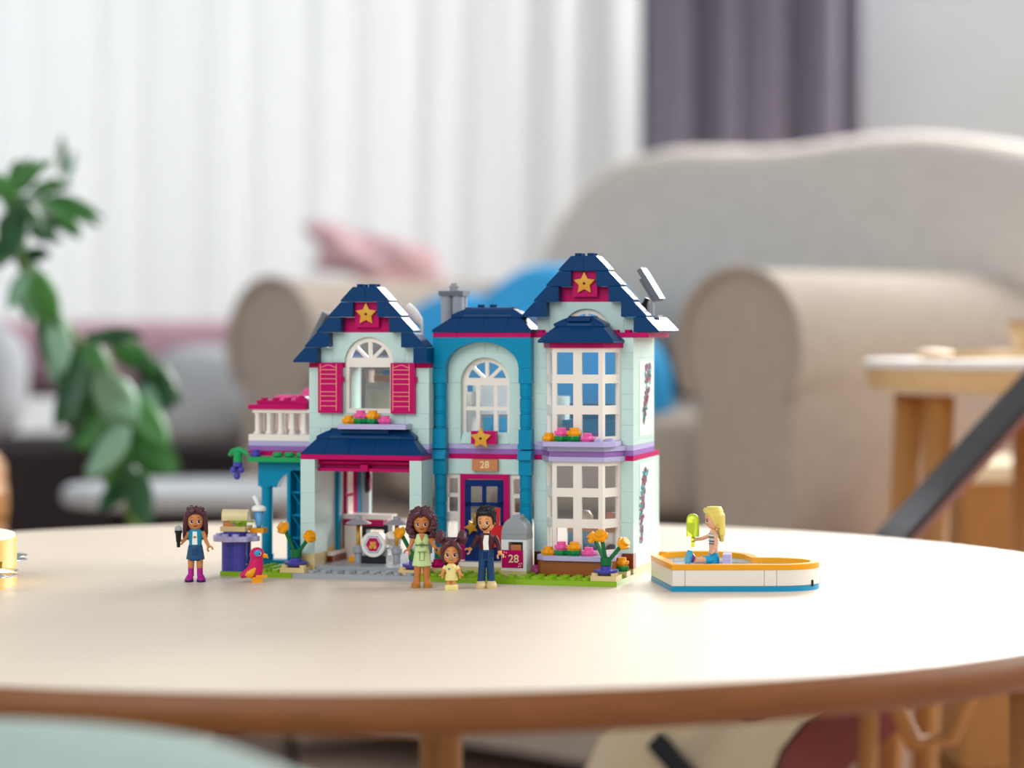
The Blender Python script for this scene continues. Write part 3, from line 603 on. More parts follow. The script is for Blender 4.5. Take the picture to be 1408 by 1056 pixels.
# white horn on the roof
bm = bmesh.new(); add_tube(bm, [(.002, 0, -.021), (.002, 0, -.002), (0, 0, .001), (-.004, 0, .006), (-.0085, 0, .0095)], [.0008, .0010, .0030, .0036, .0040], 14); link('roof_horn', autosmooth(finish(bm, 'roof_horn', 'softwhite')), house, (-18.4 * S, 9 * S, 50 * PL))
mat('drinkblue', '62BEF6', .2); mat('roll', 'E8D6A4', .4)
# ------------------------------------------------------------------ flowers in the window boxes (round plates with petals)
def petal_mesh(m, r=.0040):
    k = ('petal', m)
    if k not in BC:
        bm = bmesh.new(); n = 30
        def ring(f, z): return [(f * r * (1 + .13 * math.cos(5 * 2 * PI * i / n)) * math.cos(2 * PI * i / n), f * r * (1 + .13 * math.cos(5 * 2 * PI * i / n)) * math.sin(2 * PI * i / n), z) for i in range(n)]
        rows = [[bm.verts.new(p) for p in ring(f, z)] for f, z in ((.80, 0), (.86, .0009), (1, .0012), (1.02, .0028), (.96, .0032))]
        for a in range(4):
            for i in range(n): bm.faces.new((rows[a][i], rows[a][(i + 1) % n], rows[a + 1][(i + 1) % n], rows[a + 1][i]))
        bm.faces.new(rows[0][::-1]); bm.faces.new(rows[-1]); add_cyl(bm, (0, 0, .0031), .0028, .0028, .0021, 16)
        BC[k] = autosmooth(finish(bm, 'petals', m), 40)
    return BC[k]
NFL = {}
def flower(u, v, wp, m, green=False, where='', which=''):
    kind = {'orange': 'orange', 'pink': 'pink', 'magenta': 'magenta'}[m]
    lab = f'{which}{kind} toy flower {"on a green leaf base" if green else "sitting low without leaf base"} {where}'
    o = thing('toy_flower', lab, 'flower', hpos(u, v, wp), RZ + random.uniform(-.4, .4), group='brick flowers of the toy house')
    z = 0
    if green: link('leaf_base', petal_mesh('green'), o); z = PL
    link('petals', petal_mesh(m), o, (0, 0, z))
for (us, v, wp, where) in (([-22.35, -21.35, -20.35, -19.35], 3.1, 30, 'on the lavender ledge above the garage'), ([-6.1, -5.1, -4.1, -3.05], 3.3, 27, 'on the upper bay window sill'), ([-6.15, -5.1, -4.1, -2.95], 3.3, 5, 'on the lower bay window sill')):
    for u, m, g in zip(us, ('orange', 'pink', 'orange', 'pink'), (0, 1, 1, 0)): flower(u, v, wp, m, g, where)
B('corner_plate', 'tan', -1, 3.6, 1, 1, 1.4, 1); flower(-.55, 4.3, 2, 'orange', True, 'in the garden corner by the mint wall')
flower(-7.55, 4.6, 1, 'pink', False, 'beside the brown bay window base')
for i, (u, v, g) in enumerate(((-15.1, 3.4, False), (-14.75, 3.9, True), (-14.3, 4.6, False))): flower(u, v, 2.0 + (1.2 if i == 1 else 0), ('magenta', 'orange', 'magenta')[i], g, 'behind the woman in green', ('first ', '', 'second ')[i])
B('corner_plate', 'tan', -15.6, 3, 1, 2, 2, 1)
# ---- potted flower stands
def blossom(parent, p, d, m='orange'):
    o = link('blossom', petal_mesh(m), parent, p); o.rotation_euler = Vector(d).to_track_quat('Z', 'X').to_euler(); return o
def potted(u, v, wp, label, stems, rz=0, plate=True):
    o = thing('flower_stand', label, 'flower', hpos(u, v, wp), RZ + rz, group='orange flower stands in purple dishes')
    bm = bmesh.new(); add_box(bm, -.008, -.0078, 0, .008, .0078, .0031); bev(bm, .0002); add_cyl(bm, (-.006, -.0045, .0031), .0022, .0022, .0016); add_cyl(bm, (.006, -.0045, .0031), .0022, .0022, .0016); link('stand_plate', finish(bm, 'stand_plate', 'tan'), o)
    bm = bmesh.new(); add_lathe(bm, [(.0046, .0031), (.0055, .0035), (.0074, .0052), (.0076, .0064), (.0034, .0066), (.0032, .0086), (0, .0086)], 24); link('dish', autosmooth(finish(bm, 'dish', 'purple'), 30), o)
    bm = bmesh.new(); add_lathe(bm, [(.0030, .0086), (.0036, .0092), (.0036, .0135), (.0028, .0142), (0, .0142)], 16)
    for p in stems: add_tube(bm, [(0, 0, .010), (p[0] * .55, p[1] * .6, .010 + (p[2] - .010) * .55), p], .0013, 8)
    link('stem', autosmooth(finish(bm, 'stem', 'darkgreen')), o)
    for p in stems:
        d = Vector((p[0] * 1.0, p[1] - .004, .008)).normalized(); blossom(o, Vector(p) - d * .0006, d)
    return o
potted(-26, 1.05, 1, 'flower stand with two orange blossoms at the garage corner, tan plate beneath', [(-.0068, -.002, .0265), (.0085, -.001, .0215)])
potted(-1.05, 1.05, 1, 'flower stand with three orange blossoms on the garden corner near the heart pool', [(-.0075, .002, .0245), (-.002, -.003, .026), (.0095, .0005, .0215)])
potted(-16.5, 1.7, 1, 'flower stand with orange blossoms half hidden behind the curly haired woman', [(-.008, -.001, .0245), (.0095, .0, .0235)])

# ------------------------------------------------------------------ inside the garage
def hthing(name, label, cat, u, v, wp, rz=0): return thing(name, label, cat, hpos(u, v, wp), RZ + rz)
k = hthing('drum_kit', 'toy drum kit with white bass drum and two grey cymbals in the garage', 'drum kit', -20.9, 5.5, 2)
bm = bmesh.new(); add_box(bm, -.0082, -.004, 0, .0082, .009, .0048); bev(bm, .0003); link('stand', finish(bm, 'stand', 'black'), k)
bm = bmesh.new(); add_box(bm, -.0085, -.002, .0048, .0085, .007, .009); bev(bm, .0003); link('bracket', finish(bm, 'bracket', 'grey'), k)
DZ = .0122
bm = bmesh.new(); add_lathe(bm, [(.0079, 0), (.0082, .0004), (.0082, .0026), (.0079, .003), (.0078, .009), (0, .009)], 36); xform(bm, Matrix.Rotation(-PI / 2, 4, 'X')); link('bass_drum', autosmooth(finish(bm, 'bass_drum', 'white')), k, (0, -.0055, DZ))
def hexa(r, y, name, m, par):
    bm = bmesh.new(); add_prism(bm, [(r * math.cos(i * PI / 3), r * math.sin(i * PI / 3)) for i in range(6)], 'y', y, y + .0002); link(name, finish(bm, name, m), par, (0, -.0055, DZ))
hexa(.0061, -.00015, 'emblem_outline', 'teal', k); hexa(.0056, -.00022, 'emblem_band', 'white', k); hexa(.0049, -.0003, 'emblem_field', 'magenta', k)
bm = bmesh.new()
for x, z, r in ((-.0015, -.0016, .0012), (.0013, -.0016, .0012)): add_prism(bm, [(x + r * math.cos(i * PI / 6), z + r * math.sin(i * PI / 6)) for i in range(12)], 'y', -.00045, -.0002)
add_prism(bm, [(-.0017, -.001), (.0017, -.001), (.002, .0018), (-.002, .0018)], 'y', -.00042, -.0002); link('emblem_mark', finish(bm, 'emblem_mark', 'starorange'), k, (0, -.0055, DZ))
for sx, dy in ((-.0116, 0), (.0138, .001)):
    bm = bmesh.new(); add_tube(bm, [(sx, dy, .0), (sx, dy, .026)], .0014, 12); link('cymbal_pole', finish(bm, 'cymbal_pole', 'gold', True), k)
    bm = bmesh.new(); add_lathe(bm, [(.003, .006), (.0036, .0066), (.0036, .0096), (.0026, .0098), (.0026, .0112)], 18, (sx, dy, 0)); add_lathe(bm, [(.0026, .0), (.0026, .006)], 16, (sx, dy, 0)); link('pole_clamp', autosmooth(finish(bm, 'pole_clamp', 'grey')), k)
    bm = bmesh.new(); add_lathe(bm, [(.0082, .0248), (.0084, .0253), (.006, .0266), (.0026, .0280), (.0024, .0298), (.0012, .0302), (0, .0302)], 28, (sx, dy, 0)); link('cymbal', autosmooth(finish(bm, 'cymbal', 'grey')), k)
bm = bmesh.new(); add_lathe(bm, [(.0052, 0), (.0054, .0004), (.0054, .005), (.005, .0054), (0, .0054)], 24); xform(bm, Matrix.Rotation(math.radians(-35), 4, 'X')); link('snare_drum', autosmooth(finish(bm, 'snare_drum', 'white')), k, (.0088, .008, .0125))
B('interior_tile', 'orange', -23.4, 6, 2, 2, 2, 1)
o = hthing('garage_counter', 'white garage counter with magenta band behind the drum kit', 'counter', -25, 9.2, 2)
bm = bmesh.new(); add_box(bm, 0, 0, 7.9 * PL, .034, .0115, 8.9 * PL); bev(bm, .0003); link('counter_top', finish(bm, 'counter_top', 'white'), o)
bm = bmesh.new(); add_box(bm, .001, .001, 6.6 * PL, .028, .011, 7.9 * PL); link('drawer_band', finish(bm, 'drawer_band', 'magenta'), o)
bm = bmesh.new(); add_box(bm, .001, .0015, 0, .010, .011, 6.8 * PL); bev(bm, .0003); link('cabinet', finish(bm, 'cabinet', 'white'), o)
bm = bmesh.new(); add_box(bm, .013, .0015, 0, .016, .011, 6.8 * PL); add_box(bm, .028, .0015, 0, .031, .011, 6.8 * PL); add_box(bm, .016, .0015, 5.8 * PL, .028, .011, 6.8 * PL); link('counter_leg', finish(bm, 'counter_leg', 'black'), o)
# doorway, post and panels along the inner wall of the garage
B('interior_post', 'teal', -25, 7.5, 2, .3, .55, 18); B('interior_brick', 'redbrown', -25, 5.4, 2, .5, 3.4, 1.2); B('interior_brick', 'white', -25, 5.4, 3.2, .4, 3.4, .8)
B('interior_door_frame', 'magenta', -25, 9.55, 2, .2, 3, 19.4)
for w0 in (3, 9, 15): B('interior_door_panel', 'white', -24.8, 9.75, w0, .12, 1.35, 5.4)
B('interior_post', 'skybl', -25, 12.55, 2, .25, .8, 20); B('brick', 'mint', -25, 13.35, 2, .95, .65, 21)
o = thing('wall_disc', 'pink and black round disc hung up in the garage doorway', 'disc', hpos(-23.9, 12.5, 17.1), RZ)
bm = bmesh.new(); add_cyl(bm, (0, 0, 0), .0075, .0075, .002, 28); xform(bm, Matrix.Rotation(PI / 2, 4, 'Y')); link('disc_back', finish(bm, 'disc_back', 'black'), o, (-.0015, 0, 0), (0, 0, math.radians(25)))
bm = bmesh.new(); add_lathe(bm, [(.0068, .0), (.0068, .0012), (.002, .0014), (0, .0014)], 28); xform(bm, Matrix.Rotation(PI / 2, 4, 'Y')); link('disc_face', finish(bm, 'disc_face', 'pink'), o, (.0003, 0, 0), (0, 0, math.radians(25)))

# furniture glimpsed through the bay window and the bedroom
o = hthing('toy_kitchen', 'teal and white toy kitchen unit seen through the lower bay window', 'cabinet', -6.5, 11, 2)
bm = bmesh.new(); add_box(bm, 0, 0, 0, .019, .014, 6 * PL); bev(bm, .0003); link('cabinet', finish(bm, 'cabinet', 'teal'), o)
bm = bmesh.new(); add_box(bm, 0, -.001, 6 * PL, .042, .015, 7.2 * PL); bev(bm, .0003); link('worktop', finish(bm, 'worktop', 'nougat'), o)
bm = bmesh.new(); add_box(bm, .02, 0, 0, .042, .014, 6 * PL); bev(bm, .0003); link('oven', finish(bm, 'oven', 'white'), o)
bm = bmesh.new(); add_cyl(bm, (0, 0, 0), .0042, .0042, .0006, 24); xform(bm, Matrix.Rotation(PI / 2, 4, 'X')); link('oven_window', finish(bm, 'oven_window', 'jeans'), o, (.029, .0001, .0075))
bm = bmesh.new(); add_lathe(bm, [(.0035, 0), (.005, .003), (.005, .006), (.0028, .009), (0, .0095)], 20); link('kettle', finish(bm, 'kettle', 'cream', True), o, (.010, .007, 7.2 * PL))
bm = bmesh.new(); add_lathe(bm, [(.004, 0), (.004, .008), (0, .0085)], 16); link('jar', finish(bm, 'jar', 'peach', True), o, (.028, .007, 7.2 * PL))
o = hthing('toy_bed', 'blue toy bed seen through the upper bay window behind the flower sill', 'bed', -6.6, 9, 26)
bm = bmesh.new(); add_box(bm, 0, 0, 0, .040, .028, 3 * PL); bev(bm, .0004); link('bed_frame', finish(bm, 'bed_frame', 'teal'), o)
bm = bmesh.new(); add_box(bm, .001, .001, 3 * PL, .039, .027, 4.6 * PL); bev(bm, .0006); link('mattress', finish(bm, 'mattress', 'teal'), o)
bm = bmesh.new(); add_box(bm, 0, .025, 3 * PL, .040, .028, 7.6 * PL); bev(bm, .0006); link('headboard', finish(bm, 'headboard', 'teal'), o)
o = hthing('toy_bunk', 'tan and white toy shelf unit seen through the shuttered bedroom window', 'shelf', -23.8, 11.5, 26.6)
for nm, m, bx in (('side_panel', 'white', (0, 0, 0, .0025, .012, 13.6)), ('side_panel', 'white', (.0285, 0, 0, .031, .012, 10)), ('shelf_board', 'white', (.0025, 0, 9, .0285, .012, 10)), ('shelf_board', 'peach', (.006, 0, 11.2, .036, .012, 12.6)), ('shelf_back', 'cream', (.0025, .009, 0, .016, .012, 9)), ('shelf_board', 'white', (.0025, 0, 10.1, .036, .012, 11.1)), ('top_block', 'skybl', (.012, 0, 12.7, .02, .01, 13.6))):
    bm = bmesh.new(); add_box(bm, bx[0], bx[1], bx[2] * PL, bx[3], bx[4], bx[5] * PL); link(nm, finish(bm, nm, m), o)

# ------------------------------------------------------------------ mailbox
k = hthing('mailbox', 'grey and white toy mailbox with magenta front panel numbered 28', 'mailbox', -9.62, 2.2, 1)
def kb(nm, m, x0, y0, z0, x1, y1, z1, b=.0002, par=None):
    bm = bmesh.new(); add_box(bm, x0 * S, y0 * S, z0 * PL, x1 * S, y1 * S, z1 * PL); bev(bm, b); return link(nm, finish(bm, nm, m), par or k)
kb('base_plate', 'tan', 0, 0, 0, 2, 2, 1); 
bm = bmesh.new(); add_box(bm, 0, 0, PL, .0022, 2 * S, 7 * PL); add_box(bm, 2 * S - .0022, 0, PL, 2 * S, 2 * S, 7 * PL); add_box(bm, .0022, 0, PL, 2 * S - .0022, .012, 4.8 * PL); add_box(bm, .0022, .0118, 4.8 * PL, 2 * S - .0022, 2 * S, 7 * PL); add_box(bm, .0022, 0, 6.6 * PL, 2 * S - .0022, .0118, 7 * PL); add_box(bm, .0022, 0, 4.8 * PL, .0045, .01, 6.6 * PL); link('box_body', finish(bm, 'box_body', 'coolwhite'), k)
kb('letter', 'nougat', .65, .3, 4.8, 1.5, 1.2, 6)
kb('band_plate', 'grey', 0, 0, 7, 1, 2, 8); kb('band_plate', 'grey', 1, 0, 7, 2, 2, 8)
bm = bmesh.new(); add_prism(bm, [(p[0] * S, p[1] * PL) for p in arc(1, 8, 1, 3.3, 0, PI, 18)], 'y', 0, 2 * S); bmesh.ops.recalc_face_normals(bm, faces=bm.faces[:]); bev(bm, .0002); link('dome', autosmooth(finish(bm, 'dome', 'grey'), 30), k)
kb('dome_stud', 'grey', .8, .3, 11, 1.4, 1.6, 11.7)
p = kb('number_panel', 'magenta', .05, -.06, 1.6, 1.75, .03, 5); link('number_print', text_mesh('28', .0068, 'numbercream'), p, (1.0 * S, -.06 * S - .00002, 3.3 * PL), (PI / 2, 0, 0))
bm = bmesh.new()
for x, z, a in ((.25, 4.6, .4), (.42, 4.5, 1.2), (.2, 4.1, 2.2), (.35, 3.7, 3), (1.45, 2.4, 1), (1.55, 2.0, 2), (1.4, 1.9, .2), (1.62, 2.5, 2.6)):
    add_prism(bm, [(x * S + .0006 * math.cos(a + i * 2.1), z * PL + .0006 * math.sin(a + i * 2.1)) for i in range(3)], 'y', -.06 * S - .0001, -.05 * S)
link('confetti_print', finish(bm, 'confetti_print', 'numbercream'), p)
bm = bmesh.new(); add_box(bm, -.0095, .009, 5.2 * PL, -.001, .012, 9.4 * PL); add_box(bm, -.0062, .0085, 9.4 * PL, -.0036, .0115, 12.9 * PL); add_box(bm, -.0014, .008, 5 * PL, .001, .013, 7 * PL); bev(bm, .0006, 2); link('flag', finish(bm, 'flag', 'red'), k)

# ------------------------------------------------------------------ picnic table with food
k = hthing('picnic_table', 'small round toy table with lavender top on a dark purple fluted pillar', 'table', -31, 1, 1)
for q in range(2):
    bm = bmesh.new()
    for i in range(2):
        for j in range(2): add_cyl(bm, ((i - .5) * .0072, (j - .5) * .0072, q * .0094), .0046, .0046, .0093, 18)
    add_box(bm, -.0074, -.0036, q * .0094, .0074, .0036, q * .0094 + .0093); add_box(bm, -.0036, -.0074, q * .0094, .0036, .0074, q * .0094 + .0093)
    link('pillar_brick', autosmooth(finish(bm, 'pillar_brick', 'purple')), k)
bm = bmesh.new(); n = 40
rows = [[bm.verts.new(((.0146 + .0012 * math.cos(8 * 2 * PI * i / n)) * f * math.cos(2 * PI * i / n), (.0146 + .0012 * math.cos(8 * 2 * PI * i / n)) * f * math.sin(2 * PI * i / n), z)) for i in range(n)] for f, z in ((.97, .0188), (1, .0192), (1, .0216), (.97, .0220))]
for a in range(3):
    for i in range(n): bm.faces.new((rows[a][i], rows[a][(i + 1) % n], rows[a + 1][(i + 1) % n], rows[a + 1][i]))
bm.faces.new(rows[0][::-1]); bm.faces.new(rows[-1])
for i in range(4):
    for j in range(4):
        if 0 < i < 3 or 0 < j < 3: add_cyl(bm, ((i - 1.5) * .0068, (j - 1.5) * .0068, .0219), .0022, .0022, .0016, 14)
link('table_top', finish(bm, 'table_top', 'lavender'), k)
bm = bmesh.new(); add_lathe(bm, [(.0078, .0220), (.0078, .0250)], 24, (-.0005, 0, 0)); link('tray', autosmooth(finish(bm, 'tray', 'purple')), k)
tp = hpos(-31, 1, 1)
k = thing('toy_sandwich', 'toy sandwich with tan roll, orange filling and lime leaf on purple tray', 'sandwich', tp + Vector((0, 0, .0250)), RZ + .05)
bm = bmesh.new(); add_box(bm, -.0082, -.0078, 0, .0082, .0078, .0031); bev(bm, .0004); link('bottom_bun', finish(bm, 'bottom_bun', 'tan'), k)
bm = bmesh.new(); add_box(bm, -.0066, -.0066, .0031, -.0006, .006, .0056); bev(bm, .0004); link('filling', finish(bm, 'filling', 'nougat'), k)
bm = bmesh.new(); add_prism(bm, [((.0052 + .003 * math.cos(4 * a)) * math.cos(a), (.0052 + .003 * math.cos(4 * a)) * math.sin(a)) for a in [i * PI / 16 for i in range(32)]], 'z', .0056, .0064); add_cyl(bm, (0, 0, .0031), .0034, .0034, .0025); link('lettuce', finish(bm, 'lettuce', 'lime'), k, (.0042, -.003, 0))
bm = bmesh.new(); add_prism(bm, [(-.0045, .0064), (.0045, .0064)] + arc(0, .0064 + .0025, .0045, .0045, 0, PI, 14), 'x', -.0085, .0085); bmesh.ops.recalc_face_normals(bm, faces=bm.faces[:]); bev(bm, .0006, 2); link('top_roll', autosmooth(finish(bm, 'top_roll', 'roll'), 35), k, (-.0006, .001, 0), (0, 0, .1))
k = thing('drink_cup', 'blue clear toy drink cup with white frothy lid and straw', 'cup', tp + Vector((.0140, .002, .0237)), RZ)
bm = bmesh.new(); add_box(bm, -.0045, -.004, 0, .0045, .004, .0030); bev(bm, .0003); link('coaster', finish(bm, 'coaster', 'orange'), k)
bm = bmesh.new(); add_lathe(bm, [(.0022, .0030), (.0026, .005), (.0042, .0132), (.0042, .0136), (0, .0136)], 20); link('cup_body', autosmooth(finish(bm, 'cup_body', 'clearblue')), k)
bm = bmesh.new(); add_lathe(bm, [(.0012, .0031), (.0017, .0045), (.0030, .0130), (0, .0131)], 16); link('drink', finish(bm, 'drink', 'drinkblue', True), k)
bm = bmesh.new(); add_lathe(bm, [(.0044, .0136), (.0047, .0145), (.0042, .0162), (.0025, .0172), (0, .0174)], 20); link('froth_lid', finish(bm, 'froth_lid', 'eyewhite', True), k)
bm = bmesh.new(); add_tube(bm, [(0, 0, .0165), (-.0015, 0, .0195), (-.0035, 0, .023)], .0013, 10); link('straw', finish(bm, 'straw', 'eyewhite', True), k)

# ------------------------------------------------------------------ grape vine hanging from the pergola
k = thing('grape_vine', 'green toy vine with a hanging bunch of dark blue grapes', 'vine', hpos(-32.55, 5.3, 23.2), RZ)
bm = bmesh.new(); add_tube(bm, [(-.006, 0, -.0005), (-.004, 0, .0022), (0, 0, .0032), (.004, 0, .0022), (.0075, 0, -.0002)], [.0011, .0017, .0021, .0018, .0012], 10); add_tube(bm, [(0, 0, .003), (0, 0, -.0045)], .0030, 14); link('vine_stem', autosmooth(finish(bm, 'vine_stem', 'brightgreen')), k)
bm = bmesh.new(); add_cyl(bm, (0, 0, -.0075), .0032, .0032, .003, 16)
for p in ((-.0026, -.001, -.0098), (.0026, -.001, -.0098), (0, -.002, -.0138), (0, .002, -.0098)): add_ball(bm, p, .0024)
link('grapes', autosmooth(finish(bm, 'grapes', 'purple')), k)
bm = bmesh.new(); add_lathe(bm, [(.0028, 0), (.0034, .0006), (.0034, .0026), (.0024, .003), (.0024, .0044), (0, .0044)], 16); link('vine_flower', autosmooth(finish(bm, 'vine_flower', 'purple')), house, (-31.1 * S, 5.5 * S, 22.9 * PL))

# ------------------------------------------------------------------ heart-shaped pool / boat
bo = thing('heart_pool', 'heart shaped toy pool with orange rim, white sides and blue base', 'toy pool', (0, 0, TZ))
def arcp(cx, cy, rx, ry, a0, a1, n): return arc(cx, cy, rx, ry, math.radians(a0), math.radians(a1), n)
HP = [(94.8, 1444), (102.6, 1444.1), (149.6, 1444.6)] + arcp(157, 1469.3, 28.5, 24.3, -90, 98, 22) + [(151, 1494)] + arcp(118, 1506, 32, 30, -4, 176, 26)
HP = [(x / 1000, y / 1000) for x, y in HP]
def inset(poly, d):
    n = len(poly); out = []
    for i in range(n):
        p0, p1, p2 = Vector(poly[i - 1]), Vector(poly[i]), Vector(poly[(i + 1) % n])
        e1 = (p1 - p0); e2 = (p2 - p1); e1.normalize(); e2.normalize()
        nn = Vector((-e1.y - e2.y, e1.x + e2.x)); nn.normalize(); out.append(tuple(p1 + nn * d))
    return out
def wallring(name, m, outer, inner, z0, z1, par, b=.0002):
    bm = bmesh.new(); n = len(outer)
    R_ = [[bm.verts.new((p[0], p[1], z)) for p in q] for q, z in ((outer, z0), (outer, z1), (inner, z1), (inner, z0))]
    for a in range(4):
        for i in range(n): bm.faces.new((R_[a][i], R_[a][(i + 1) % n], R_[(a + 1) % 4][(i + 1) % n], R_[(a + 1) % 4][i]))
    return link(name, autosmooth(finish(bm, name, m), 30), par)
IN1 = inset(HP, .0045); IN2 = inset(HP, .0054)
wallring('orange_rim', 'orange', inset(HP, -.0002), IN2, 4 * PL, 5 * PL, bo)
bm = bmesh.new(); add_prism(bm, HP, 'z', 0, PL - GAP); link('blue_base', autosmooth(finish(bm, 'blue_base', 'poolblue'), 30), bo)
bm = bmesh.new(); add_prism(bm, inset(HP, .005), 'z', PL, 3.2 * PL); link('water_floor', finish(bm, 'water_floor', 'poolfloor'), bo)
# white side bricks, cut along the outline
cutx = [0, 1, 2, 3]
def side_brick(i0, i1, m='white', z0=1, z1=4):
    n = len(HP); ids = [i % n for i in range(i0, i1 + 1)]
    def tr(a, b, d=.00014): v_ = Vector(b) - Vector(a); return tuple(Vector(a) + v_ * min(.3, d / v_.length))
    o_, n_ = [HP[i] for i in ids], [IN1[i] for i in ids]
    o_ = [tr(o_[0], o_[1])] + o_[1:-1] + [tr(o_[-1], o_[-2])]; n_ = [tr(n_[0], n_[1])] + n_[1:-1] + [tr(n_[-1], n_[-2])]
    poly = o_ + n_[::-1]
    bm = bmesh.new(); add_prism(bm, poly, 'z', z0 * PL + GAP, z1 * PL - GAP); bmesh.ops.recalc_face_normals(bm, faces=bm.faces[:]); bev(bm, .00012, 1, 40); link('side_brick', autosmooth(finish(bm, 'side_brick', m), 30), bo)
HPn = len(HP)
side_brick(0, 1); side_brick(1, 2); side_brick(2, 3); side_brick(3, 13); side_brick(13, 19); side_brick(19, 25); side_brick(25, 26); side_brick(26, 33); side_brick(33, 40); side_brick(40, 46); side_brick(46, HPn - 1); side_brick(HPn - 1, HPn)
bm = bmesh.new(); 
for i in (9, 14):
    p = Vector(HP[i]); add_box(bm, p.x - .0022, p.y - .0007, .7 * PL, p.x + .0006, p.y + .002, 1.9 * PL)
link('clip_slot', finish(bm, 'clip_slot', 'black'), bo)
bm = bmesh.new(); add_cyl(bm, (.0935, 1.512, 5 * PL), .0024, .0024, .0016, 14); link('rim_stud', finish(bm, 'rim_stud', 'orange'), bo)
se = thing('pool_lounger', 'low clear grey lounger with lavender back block inside the heart pool', 'lounger', (.1195, 1.478, TZ + 3.2 * PL), -.12)
bm = bmesh.new(); add_box(bm, -.0135, -.008, 0, .0085, .008, .0035); bev(bm, .0003); link('lounger_base', finish(bm, 'lounger_base', 'cleargrey'), se)
bm = bmesh.new(); add_box(bm, .0085, -.008, 0, .0135, .008, .0095); bev(bm, .0004); link('lounger_back', finish(bm, 'lounger_back', 'lavender'), se)

# ------------------------------------------------------------------ bird
k = thing('toy_bird', 'magenta toy bird with orange wing and beak standing before the flower stand', 'bird', (-.1585, 1.4985, TZ), .1)
def remesh_obj(bm, name, mats, parent, voxel, loc=(0, 0, 0), rot=(0, 0, 0), smooth_it=4):
    """bm in millimetres -> one continuous voxel surface, materials carried over from the nearest source face"""
    bmesh.ops.recalc_face_normals(bm, faces=bm.faces[:]); bmesh.ops.triangulate(bm, faces=bm.faces[:])
    tree = bvhtree.BVHTree.FromBMesh(bm); bm.faces.ensure_lookup_table(); idx = [f.material_index for f in bm.faces]
    src = bpy.data.meshes.new('source'); bm.to_mesh(src); bm.free()
    o = bpy.data.objects.new('source', src); COL.objects.link(o)
    md = o.modifiers.new('r', 'REMESH'); md.mode = 'VOXEL'; md.voxel_size = voxel
    ms = o.modifiers.new('s', 'SMOOTH'); ms.iterations = smooth_it; ms.factor = .5
    dg = bpy.context.evaluated_depsgraph_get(); me = bpy.data.meshes.new_from_object(o.evaluated_get(dg)); bpy.data.objects.remove(o)
    me.name = name; me.materials.clear()
    for m in mats: me.materials.append(MATS[m])
    me.polygons.foreach_set('use_smooth', [True] * len(me.polygons))
    if len(mats) > 1:
        for p in me.polygons:
            r = tree.find_nearest(p.center); p.material_index = idx[r[2]] if r[2] is not None else 0
    me.transform(Matrix.Scale(.001, 4)); return link(name, me, parent, loc, rot)
bm = bmesh.new()
add_loft(bm, [(1.2, 0, 3.4, 3.0, 2.6), (0.6, 0, 6, 4.6, 3.4), (.8, 0, 9, 4.8, 3.5), (1.2, 0, 12.5, 4.2, 3.3), (1.6, 0, 14.5, 3.8, 3.2)], mi=0)
add_ball(bm, (1.7, 0, 17.2), 4.6, 0, 20, 14, (1.0, .9, .95)); add_tube(bm, [(-1, 0, 8), (-4.5, 0, 5.5), (-8.5, 0, 3.8)], [3.2, 2.6, 1.6], 12, mi=0)
remesh_obj(bm, 'body', ['birdpink'], k, .3)
bm = bmesh.new(); add_loft(bm, [(0, 0, 0, 2.4, 1.2), (.4, 0, 3, 2.4, 1.3), (1.6, 0, 7, .7, .7)], 14); me = finish(bm, 'wing', 'orange', True); me.transform(Matrix.Scale(.001, 4)); link('wing', me, k, (-.0038, -.0031, .0035), (0, .45, 0))
bm = bmesh.new(); add_tube(bm, [(0, 0, 0), (2.2, 0, -.4), (3.4, 0, -1.8)], [1.8, 1.3, .3], 12); me = finish(bm, 'beak', 'orange', True); me.transform(Matrix.Scale(.001, 4)); link('beak', me, k, (.0052, -.0008, .0165))
bm = bmesh.new(); add_box(bm, -.0015, -.003, 0, .0052, .003, .0034); bev(bm, .0004); add_box(bm, .001, -.0034, .0030, .0078, .0034, .0046); link('feet', finish(bm, 'feet', 'orange'), k)
bm = bmesh.new(); add_ball(bm, (.0022, -.0040, .0182), .0022, None, 14, 10, (1, .35, .9)); link('eye_patch', finish(bm, 'eye_patch', 'skybl', True), k)
bm = bmesh.new(); add_ball(bm, (.0031, -.0043, .0178), .0012, None, 12, 8, (1, .35, 1)); link('eye_white', finish(bm, 'eye_white', 'eyewhite', True), k)
bm = bmesh.new(); add_ball(bm, (.0033, -.0047, .0177), .0006, None, 10, 8, (1, .4, 1.2)); link('pupil', finish(bm, 'pupil', 'eyedark', True), k)

